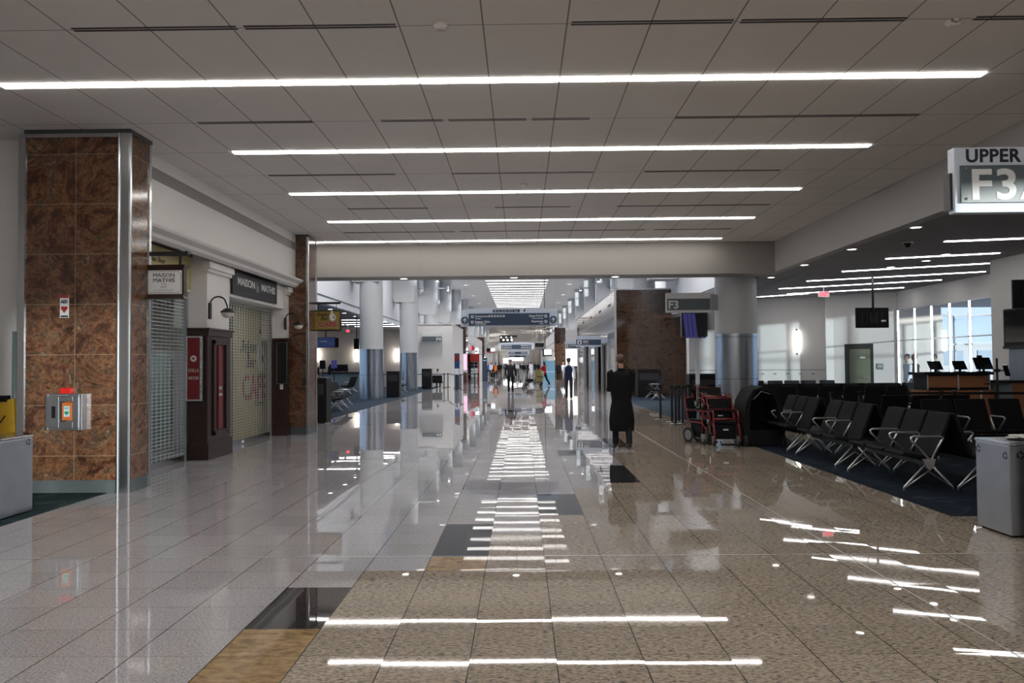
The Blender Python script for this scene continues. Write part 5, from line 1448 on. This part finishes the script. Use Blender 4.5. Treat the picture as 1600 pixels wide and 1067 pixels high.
MB().box(xa, xc, -.05, .05, zb, zt).build('case', 'black_plastic', t); MB().box(xa + .5, xc, -.07, -.05, zb + .15, zt).build('lit_panel', 'screen_white', t); MB().box(xa, xc, -.08, -.05, zb, zb + .14).build('red_strip', 'ink_red', t); MB().tube([(xa + .2, 0, zt), (xa + .2, 0, ZH)], .02, 6).build('rod', 'alu', t)
yy = 76
xa, zt = at(847.5, 563.5, yy); xc, _ = at(867, 563, yy)
t = thing('hoarding', 'plain blue construction hoarding beside the brown pillar on the right', 'hoarding', ((xa + xc) / 2, yy, 0))
w = (xc - xa) / 2
MB().box(-w, w, 0, .12, 0, zt).build('board', 'board_blue', t); MB().box(-w, w, -.01, 0, zt * .43, zt * .44).build('board_joint', 'sign_pale', t)
yy = 75
xa, zt = at(851.5, 546, yy); xc, zb = at(861.5, 554, yy)
t = thing('hanging_screen', 'bright white screen hanging above the blue hoarding', 'screen', ((xa + xc) / 2, yy, zb))
MB().box(-.36, .3, -.04, .04, 0, zt - zb).build('screen_panel', 'screen_white', t); MB().box(-.55, .36, .04, .10, -.16, zt - zb + .05).build('housing', 'black_plastic', t); MB().tube([(-.3, .05, .5), (-.3, .05, ZH - zb)], .03, 6).build('pole', 'black_metal', t)
yy = 115
t = thing('lighting_rack', 'dark slatted rack with round warm lamps high over the distant concourse', 'lighting rack', (0, yy, 0))
xa, zt = at(780, 524, yy); xc, zb = at(808, 535, yy)
MB().box(xa, xc, 0, 4, zt - .25, zt).box(xa, xc - .8, .5, .7, zb, zt - .3).build('rack', 'black_metal', t)
for k in range(3):
    x, z = at(786.5 + 6.5 * k, 531, yy); MB().ball((x, .35, z), .13, 12, 8).build('lamp', 'light_down', t)
for k in range(3):
    x, z = at(783 + 8 * k, 527, yy); MB().ball((x, -.1, z), .08, 10, 6).build('lamp', 'light_down', t)
MB().tube([(xa + .3, 2, zt), (xa + .3, 2, 8.0)], .03, 6).tube([(xc - .3, 2, zt), (xc - .3, 2, 8.0)], .03, 6).build('rod', 'alu', t)
yy = 140
t = thing('lit_shopfront', 'wide bright lit shopfront panel closing the distant end of the concourse', 'shopfront', (0, 170, 0))
xa, zt = at(796, 557.5, 170); xc, zb = at(817, 562.5, 170)
MB().box(xa, xc, -.1, 0, zb, zt).build('lit_panel', 'light_down', t); MB().box(xa - 1.5, xc + 2, 0, .5, 0, zt + .8).build('fascia', 'gate_paint', t)
x, z = at(790, 564, 165)
t = thing('lit_screen', 'small lilac screen near the distant end, left of the lit shopfront', 'screen', (x, 165, 0)); MB().box(-.5, .5, -.1, .1, z - .5, z + .6).build('screen_panel', 'screen_white', t); MB().box(-.1, .1, 0, .15, 0, z - .5).build('post', 'black_metal', t)
struct('wall_bulkhead', MB().box(XS, 4.2, 150, 150.4, 4.0, 7.2).box(XS, 4.2, 118, 118.3, 4.3, 4.9), 'cream_paint')
t = thing('dark_screen_wall', 'dark wide screen above the concourse, right of the second direction sign', 'screen', (0, 90, 0))
xa, zt = at(836, 536, 90); xc, zb = at(850, 542, 90)
MB().box(xa, xc, -.05, .05, zb, zt).build('housing', 'screen_black', t); MB().tube([(xa + .2, 0, zt), (xa + .2, 0, ZH)], .02, 6).tube([(xc - .2, 0, zt), (xc - .2, 0, ZH)], .02, 6).build('rod', 'alu', t)
for k, (px, py, yy) in enumerate([(683, 437, 50), (700, 452, 62), (935, 437, 52), (907, 452, 66)]):
    x, z = at(px, py, yy)
    t = thing('spot_light', ('spot lamp on the left wall beside the first blue window', 'spot lamp on the left wall beside the second blue window', 'spot lamp on the right hall wall nearest the header', 'spot lamp farther along the right hall wall')[k], 'spot light', (x, yy, z), 0)
    MB().cyl(0, 0, -.1, .25, .09, 12).build('can', 'column_paint', t, auto=True); MB().cyl(0, 0, -.12, -.1, .08, 12).build('lamp', 'light_down', t)
    MB().box(-.02 if x > 0 else -(abs(XL) - abs(x)), (XR - x) if x > 0 else .02, -.03, .03, .05, .11).build('arm', 'column_paint', t)

# ------------------------------------------------------------------ people
mat('skin', (.36, .20, .14), .5, noise=.08)
mat('skin_dark', (.10, .05, .035), .5, noise=.08)
mat('hair_brown', (.085, .038, .024), .6, noise=.3, nscale=30)
mat('hair_black', (.012, .011, .011), .5, noise=.2, nscale=30)
mat('hair_grey', (.20, .19, .18), .6, noise=.2, nscale=30)
mat('cloth_black', (.010, .010, .012), .85, spec=.12, noise=.2, nscale=8)
mat('cloth_charcoal', (.022, .024, .030), .85, spec=.12, noise=.2, nscale=8)
mat('cloth_navy', (.012, .018, .045), .85, spec=.12, noise=.2, nscale=8)
mat('cloth_white', (.62, .65, .72), .8, spec=.12, noise=.05, nscale=8)
mat('cloth_grey', (.22, .22, .23), .85, spec=.12, noise=.1, nscale=8)
mat('cloth_red', (.33, .012, .018), .8, spec=.12, noise=.15, nscale=8)
mat('cloth_orange', (.95, .22, .04), .7, spec=.12, noise=.05, nscale=8)
mat('cloth_blue', (.08, .10, .40), .8, spec=.12, noise=.1)
mat('cloth_tan', (.28, .22, .15), .85, spec=.12, noise=.1)
mat('shoe_leather', (.012, .010, .010), .3)
mat('eye_white', (.7, .7, .7), .3)

def fuse(mb, name, m, parent, voxel=.02, smooth=4):
    """melt overlapping lofts into one continuous skin"""
    me = mb.mesh(name, m)
    o = bpy.data.objects.new(name, me); C.objects.link(o)
    r = o.modifiers.new('r', 'REMESH'); r.mode = 'VOXEL'; r.voxel_size = voxel; r.use_smooth_shade = True
    s = o.modifiers.new('s', 'SMOOTH'); s.factor = .5; s.iterations = smooth
    dg = bpy.context.evaluated_depsgraph_get(); dg.update()
    me2 = bpy.data.meshes.new_from_object(o.evaluated_get(dg))
    o.modifiers.clear(); o.data = me2; bpy.data.meshes.remove(me)
    me2.materials.clear(); me2.materials.append(MATS[m])
    me2.polygons.foreach_set('use_smooth', [True] * len(me2.polygons))
    o.parent = parent
    return o
def swing(v, fwd, out=0):
    return Vector((math.sin(out) * math.cos(fwd), math.sin(fwd), -math.cos(fwd) * math.cos(out)))
def person(lab, loc, face, h=1.76, group=None, top='cloth_black', legs='cloth_charcoal', hair='hair_black', skin='skin', coat=0.0, sleeves='same', vest=None,
           stride=.25, arms=((.1, .12, .25), (-.1, .12, .2)), cap=False, det=.02, seated=False, width=1.0, longhair=False, tilt=0.0, bald=False):
    """a figure facing +y before turning; arms = (swing, spread, elbow bend) for left and right"""
    t = thing('person', lab, 'person', (loc[0], loc[1], 0), face, group)
    k = h / 1.76
    HZ = .93 if not seated else .50
    hip = Vector((0, 0, HZ)); V = Vector
    legs_j = []
    for s in (-1, 1):
        hp = V((s * .095, 0, HZ - .02))
        a = (stride if s < 0 else -stride)
        if seated:
            kn = hp + V((s * .02, .44, .0)); an = kn + V((0, .02, -.40))
        else:
            kn = hp + swing(None, a, s * .03) * .43
            an = kn + swing(None, a - (.12 if a > 0 else .35) * min(1, abs(stride) * 3), 0) * .42
        legs_j.append((hp, kn, an))
    low = min(l[2].z for l in legs_j) - .075
    dz = -low
    for i in range(2): legs_j[i] = tuple(p + V((0, 0, dz)) for p in legs_j[i])
    H0 = HZ + dz
    def T(z, y=0): return V((0, y, H0 + z))
    lean = .02
    chest, neck = T(.36, lean * .5), T(.54, lean)
    sh = [V((s * .185 * width, lean * .8, H0 + .47)) for s in (-1, 1)]
    arm_j = []
    for i, s in enumerate((-1, 1)):
        f, o_, e = arms[i]
        el = sh[i] + swing(None, f, s * o_) * .29
        wr = el + swing(None, f + e, s * o_ * .3 - (s * .45 if e > 1.0 else 0)) * .25
        arm_j.append((sh[i], el, wr))
    hd = V((0, lean + .015 + tilt * .05, H0 + .735 - tilt * .02))
    # body (skin): one continuous surface under the clothes
    b = MB()
    b.loft([(T(-.06), .13, .09), (T(.06), .125, .085), (T(.22), .12, .08), (chest, .145 * width, .095), (T(.46, lean), .13 * width, .075), (T(.52, lean), .06, .055), (T(.60, lean + .01), .052, .055), (T(.64, lean + .015), .05, .055)], 16)
    b.ball((hd.x, hd.y + .005, hd.z + .025), (.074, .095, .098), 18, 12)
    b.loft([(hd + V((0, .015, -.11)), .030, .035), (hd + V((0, .018, -.07)), .052, .062), (hd + V((0, .01, 0)), .066, .08), (hd + V((0, 0, .06)), .06, .08)], 14)
    b.loft([(hd + V((0, .085, .02)), .010, .012), (hd + V((0, .105, -.02)), .016, .016), (hd + V((0, .09, -.035)), .012, .012)], 8)
    for s in (-1, 1): b.ball((s * .076, hd.y - .005, hd.z), (.012, .022, .032), 8, 6)
    for (a, e_, w_) in arm_j:
        d = (w_ - e_).normalized()
        b.loft([(a, .048, .05), (a.lerp(e_, .5), .042, .045), (e_, .036, .038), (e_.lerp(w_, .4), .035, .036), (w_, .024, .026)], 10)
        b.loft([(w_ - d * .01, .024, .02), (w_ + d * .05, .026, .042), (w_ + d * .09, .02, .042)], 10)
        sgn = 1 if a.x > 0 else -1
        bend = V((-sgn * .25, .10, 0))
        for q in range(4):
            off = V((0, (q - 1.5) * .021, 0)); off = off - d * off.dot(d)
            L = (.062, .074, .070, .055)[q]
            p0 = w_ + d * .085 + off; p1 = p0 + (d + bend * .6).normalized() * L * .5; p2 = p1 + (d + bend * 1.6).normalized() * L * .5
            b.tube([p0, p1, p2], [.0095, .009, .007], 6)
        p0 = w_ + d * .03 + V((0, .035, 0)); b.tube([p0, p0 + (d * .6 + V((-sgn * .1, .6, 0))).normalized() * .035, p0 + (d + V((-sgn * .1, .3, 0))).normalized() * .065], [.012, .011, .008], 6)
    for (hp, kn, an) in legs_j:
        b.loft([(hp + V((0, 0, .03)), .075, .08), (hp.lerp(kn, .5), .066, .07), (kn, .048, .052), (kn.lerp(an, .35), .046, .055), (an, .032, .036), (an + V((0, .02, -.04)), .034, .045)], 12)
    body = fuse(b, 'body', skin, t, det * (.5 if det < .013 else .8), 3)
    # trousers
    b = MB()
    b.loft([(T(-.09), .15, .115), (T(-.02), .16, .12), (T(.08), .15, .11)], 16)
    for (hp, kn, an) in legs_j:
        b.loft([(hp + V((0, 0, .04)), .092, .105), (hp.lerp(kn, .5), .083, .09), (kn, .066, .072), (kn.lerp(an, .5), .062, .068), (an + V((0, 0, -.02)), .058, .070)], 14)
    fuse(b, 'trousers', legs, t, det)
    # jacket or shirt
    def sleeve(b, extra, upto=1.0):
        for (a, e_, w_) in arm_j:
            sec = [(a + V((-.05 * (1 if a.x > 0 else -1), 0, .015)), .060 + extra, .065 + extra), (a, .066 + extra, .070 + extra), (a.lerp(e_, .5), .056 + extra, .060 + extra), (e_, .050 + extra, .053 + extra)]
            if upto > .5: sec += [(e_.lerp(w_, .5), .045 + extra, .047 + extra), (w_, .038 + extra, .042 + extra)]
            else: sec = sec[:3]
            b.loft(sec, 12)
    ex = .018 if coat else .006
    b = MB()
    W = width
    b.loft([(T(-.10 if not coat else -.05), .155 * W + ex, .118 + ex), (T(.08), (.172 if coat else .150) * W + ex, .108 + ex), (T(.22), (.182 if coat else .150) * W + ex, .105 + ex), (T(.34, .01), (.19 if coat else .170) * W + ex, .115 + ex), (T(.43, .012), .185 * W + ex * .6, .105 + ex), (T(.485, lean), .150 * W, .085), (T(.53, lean), .075, .068), (T(.56, lean), .062, .064)], 20)
    if sleeves == 'same' and not vest: sleeve(b, ex * .6)
    elif sleeves == 'short': sleeve(b, .004, .4)
    if coat:
        st = stride * .25
        b.loft([(T(-.06), .175 * W, .14), (T(-.25), .205 * W, .165), (T(-.25 - coat * .5), .222 * W, .18 + abs(st) * .3), (T(-.27 - coat), .212 * W, .19 + abs(st) * .4)], 24)
    fuse(b, 'coat' if coat else 'jacket', top, t, det)
    if coat:
        b = MB(); b.loft([(T(.53, lean - .005), .080, .078), (T(.575, lean - .01), .072, .074)], 16); fuse(b, 'collar', top, t, det)
    if vest:
        b = MB(); sleeve(b, .002); fuse(b, 'shirt_sleeves', vest, t, det)
        MB().loft([(T(.545, lean), .066, .068), (T(.585, lean + .005), .060, .064)], 14).build('collar', vest, t, smooth=True)
    for i, (hp, kn, an) in enumerate(legs_j):
        b = MB(); z = an.z - .075
        b.loft([(V((an.x, an.y - .065, z + .035)), .030, .034), (V((an.x, an.y - .03, z + .04)), .042, .042), (V((an.x, an.y + .06, z + .034)), .046, .034), (V((an.x, an.y + .14, z + .026)), .046, .026), (V((an.x, an.y + .19, z + .022)), .026, .018)], 12)
        b.loft([(V((an.x, an.y - .01, z + .03)), .044, .05), (V((an.x, an.y - .005, z + .10)), .042, .046)], 12)
        fuse(b, 'shoe', 'shoe_leather', t, max(.012, det * .6), 2)
    # hair
    b = MB()
    if not bald:
        hc = hd + V((0, -.012, .035))
        b.ball(hc, (.082, .098, .094), 18, 12)
        if longhair: b.loft([(hc + V((0, -.05, 0)), .08, .05), (hc + V((0, -.07, -.12)), .075, .04), (hc + V((0, -.07, -.22)), .05, .03)], 14)
        else: b.loft([(hc + V((0, -.04, -.01)), .072, .055), (hc + V((0, -.05, -.065)), .058, .035)], 14)
        o = fuse(b, 'hair', hair, t, .012, 2)
        # clear the face
        bm = bmesh.new(); bm.from_mesh(o.data)
        dele = [v for v in bm.verts if v.co.y > hd.y + .035 and v.co.z < hd.z + .075]
        bmesh.ops.delete(bm, geom=dele, context='VERTS'); bm.to_mesh(o.data); bm.free()
    if cap:
        MB().lathe([(.088, -.0), (.09, .05), (.07, .085), (.02, .10)], hd.x, hd.y, 20, Matrix.Translation((0, 0, hd.z + .04))).build('cap', top, t, smooth=True)
        MB().box(-.06, .06, hd.y + .07, hd.y + .15, hd.z + .045, hd.z + .055).build('cap_peak', top, t)
    for s in (-1, 1): MB().ball((s * .028, hd.y + .085, hd.z + .012), (.011, .008, .007), 8, 6).build('eye', 'hair_black', t)
    MB().box(-.022, .022, hd.y + .086, hd.y + .094, hd.z - .055, hd.z - .048).build('mouth', 'cloth_red', t)
    t.scale = (k, k, k)
    return t
def stand(px, py): return floor_at(px, py)
W = 'people in the distant crowd'
person('person seen from behind in a long black coat, walking in the middle distance', stand(972, 699), .05, 1.77, top='cloth_black', legs='cloth_charcoal', hair='hair_brown', coat=.35, stride=.16, arms=((.12, .03, 1.35), (.12, .03, 1.35)), det=.012, width=1.1, tilt=1)
person('person seen from behind in a dark shirt, standing with arms slightly out', stand(798, 613), .0, 1.84, top='cloth_charcoal', legs='cloth_black', hair='hair_grey', stride=.06, arms=((-.05, .28, .25), (-.05, .28, .25)), det=.015, width=1.05)
person('person in a dark vest over white sleeves and a dark cap, seen from behind', stand(889, 623), -.1, 1.80, top='cloth_navy', legs='cloth_charcoal', vest='cloth_white', cap=True, stride=.12, arms=((.1, .16, .2), (-.15, .22, .1)), det=.015)
person('person in a red shirt pushing a loaded luggage cart', stand(851, 602.5), 1.1, 1.74, top='cloth_red', legs='cloth_black', skin='skin_dark', stride=.28, sleeves='same', arms=((.7, .1, .5), (.7, .1, .5)), det=.02, longhair=True)
person('person in a dark open jacket walking towards the camera, right of the red shirt', stand(873, 595.5), PI - .1, 1.78, top='cloth_charcoal', legs='cloth_black', skin='skin_dark', stride=.2, det=.022)
person('person in white partly hidden behind the dark jacket walker', stand(880, 593), PI, 1.70, top='cloth_white', legs='cloth_black', hair='hair_grey', stride=.2, det=.024)
person('person in a navy coat standing beside the navy totem', stand(758.5, 593.5), PI * .5, 1.78, top='cloth_navy', legs='cloth_navy', skin='skin_dark', stride=.15, det=.022)
person('person in a white shirt and dark trousers between the navy coat and the orange vest', stand(768, 590), PI, 1.75, top='cloth_white', legs='cloth_black', skin='skin_dark', stride=.15, det=.024)
person('person in a bright orange vest and dark trousers', stand(774.5, 593.5), PI, 1.74, top='cloth_orange', legs='cloth_black', vest='cloth_black', skin='skin_dark', stride=.18, det=.022)
person('person in a blue top half hidden behind the navy coat', stand(763, 588.3), PI, 1.72, top='cloth_blue', legs='cloth_black', stride=.15, det=.026)
person('person in a white robe-like shirt, back turned, left of the luggage cart', stand(830, 588), 0, 1.76, top='cloth_white', legs='cloth_white', coat=.3, stride=.1, arms=((.2, .15, .6), (.2, .15, .6)), det=.022, width=1.05)
person('person in black with light trousers walking left of the white robe', stand(818.5, 590), .3, 1.74, top='cloth_black', legs='cloth_grey', stride=.25, det=.024)
person('person in a pale shirt in the crowd right of the dark shirt figure', stand(808.5, 586), 0, 1.76, top='cloth_white', legs='cloth_charcoal', stride=.2, det=.024)
crowd = [(783, 583, 'cloth_charcoal', 'cloth_black', 'grey-black'), (788, 582, 'cloth_grey', 'cloth_charcoal', 'grey'), (780, 586, 'cloth_black', 'cloth_black', 'black'), (804, 584, 'cloth_black', 'cloth_charcoal', 'black'), (813, 585, 'cloth_charcoal', 'cloth_grey', 'charcoal'),
         (822, 584, 'cloth_grey', 'cloth_black', 'grey'), (826, 586, 'cloth_black', 'cloth_black', 'black'), (836, 585, 'cloth_charcoal', 'cloth_black', 'charcoal'), (841, 584, 'cloth_black', 'cloth_navy', 'black'), (792, 581, 'cloth_charcoal', 'cloth_black', 'charcoal'), (811, 581, 'cloth_grey', 'cloth_black', 'grey')]
for i, (px, py, a, c, nm) in enumerate(crowd):
    o = person('small distant figure in a dark or grey top in the crowd down the concourse', stand(px, py), (0, PI, .4, 2.6)[i % 4], 1.68 + .04 * (i % 4), W, top=a, legs=c, skin=('skin', 'skin_dark')[i % 2], stride=.1 + .05 * (i % 4), det=.032)
sp = stand(684, 606)
person('person in a pale top sitting with the back turned below the F4 sign', (sp[0], sp[1]), 0, 1.72, top='cloth_white', legs='cloth_charcoal', seated=True, arms=((.5, .1, .8), (.5, .1, .8)), det=.022)
t = thing('lounge_chair', 'dark low chair under the seated person below the F4 sign', 'chair', (sp[0], sp[1], 0))
MB().box(-.34, .34, -.28, .28, .33, .41).build('seat', 'black_vinyl', t, bevel=.02); MB().box(-.34, .34, -.36, -.29, .35, .86).build('backrest', 'black_vinyl', t, bevel=.02)
for u in (-.3, .3):
    for v in (-.3, .24): MB().tube([(u, v, 0), (u, v, .34)], .015, 6).build('leg', 'alu', t)
for px, yy, tp, lab in ((1418.5, 27.6, 'cloth_white', 'left figure in a white top behind the glass wall of the right gate'), (1430, 28.4, 'cloth_tan', 'middle figure in a yellowish top behind the glass wall'), (1461, 27.8, 'cloth_charcoal', 'right figure in dark clothes behind the glass wall')):
    x, _ = at(px, 560, yy); person(lab, (x, yy), PI / 2, 1.80, top=tp, legs='cloth_charcoal', stride=.1, det=.024)
# luggage cart
cx, cy = stand(838, 603.5)
t = thing('luggage_cart', 'low black luggage cart pushed by the person in red', 'luggage cart', (cx, cy, 0))
MB().box(-.85, .45, -.30, .30, .24, .29).build('platform', 'black_metal', t, bevel=.01)
MB().tube([(.42, -.28, .28), (.55, -.28, 1.05), (.55, .28, 1.05), (.42, .28, .28)], .025, 8).build('push_handle', 'alu', t, smooth=True)
MB().tube([(-.1, -.25, .28), (-.1, -.25, 1.15), (-.1, .25, 1.15), (-.1, .25, .28)], .02, 8).build('upright_frame', 'alu', t, smooth=True)
for u in (-.72, .32):
    for v in (-.25, .25): MB().lathe([(0, -.025), (.11, -.025), (.11, .025), (0, .025)], n=16, mtx=Matrix.Translation((u, v, .11)) @ Matrix.Rotation(PI / 2, 4, 'X')).build('wheel', 'rubber', t)
t = thing('suitcase', 'tall yellow-green case standing on the luggage cart', 'case', (cx + .22, cy, .29)); MB().box(-.20, .18, -.24, .24, 0, .86).build('shell', 'case_olive', t, bevel=.03); MB().box(-.21, .19, -.25, .25, .36, .42).build('strap', 'black_plastic', t); MB().tube([(0, -.08, .85), (0, -.08, .92), (0, .08, .92), (0, .08, .85)], .012, 6).build('handle', 'black_plastic', t)
t = thing('duffel_bag', 'dark bag lying at the front of the luggage cart', 'bag', (cx - .48, cy, .29)); MB().ball((0, 0, .13), (.30, .22, .13), 16, 10).build('bag_body', 'cloth_black', t, smooth=True); MB().tube([(-.12, 0, .24), (0, 0, .34), (.12, 0, .24)], .012, 6).build('handle', 'black_plastic', t, smooth=True)
x, y = stand(770, 590.5)
t = thing('suitcase', 'black wheeled suitcase beside the person in the white shirt', 'case', (x, y - .2, 0)); MB().box(-.2, .2, -.12, .12, .05, .62).build('shell', 'black_plastic', t, bevel=.03); MB().tube([(-.12, .1, .6), (-.12, .1, 1.0), (.12, .1, 1.0), (.12, .1, .6)], .01, 6).build('handle', 'alu', t)
for u in (-.15, .15): MB().lathe([(0, -.02), (.03, -.02), (.03, .02), (0, .02)], n=10, mtx=Matrix.Translation((u, 0, .03)) @ Matrix.Rotation(PI / 2, 4, 'Y')).build('wheel', 'rubber', t)
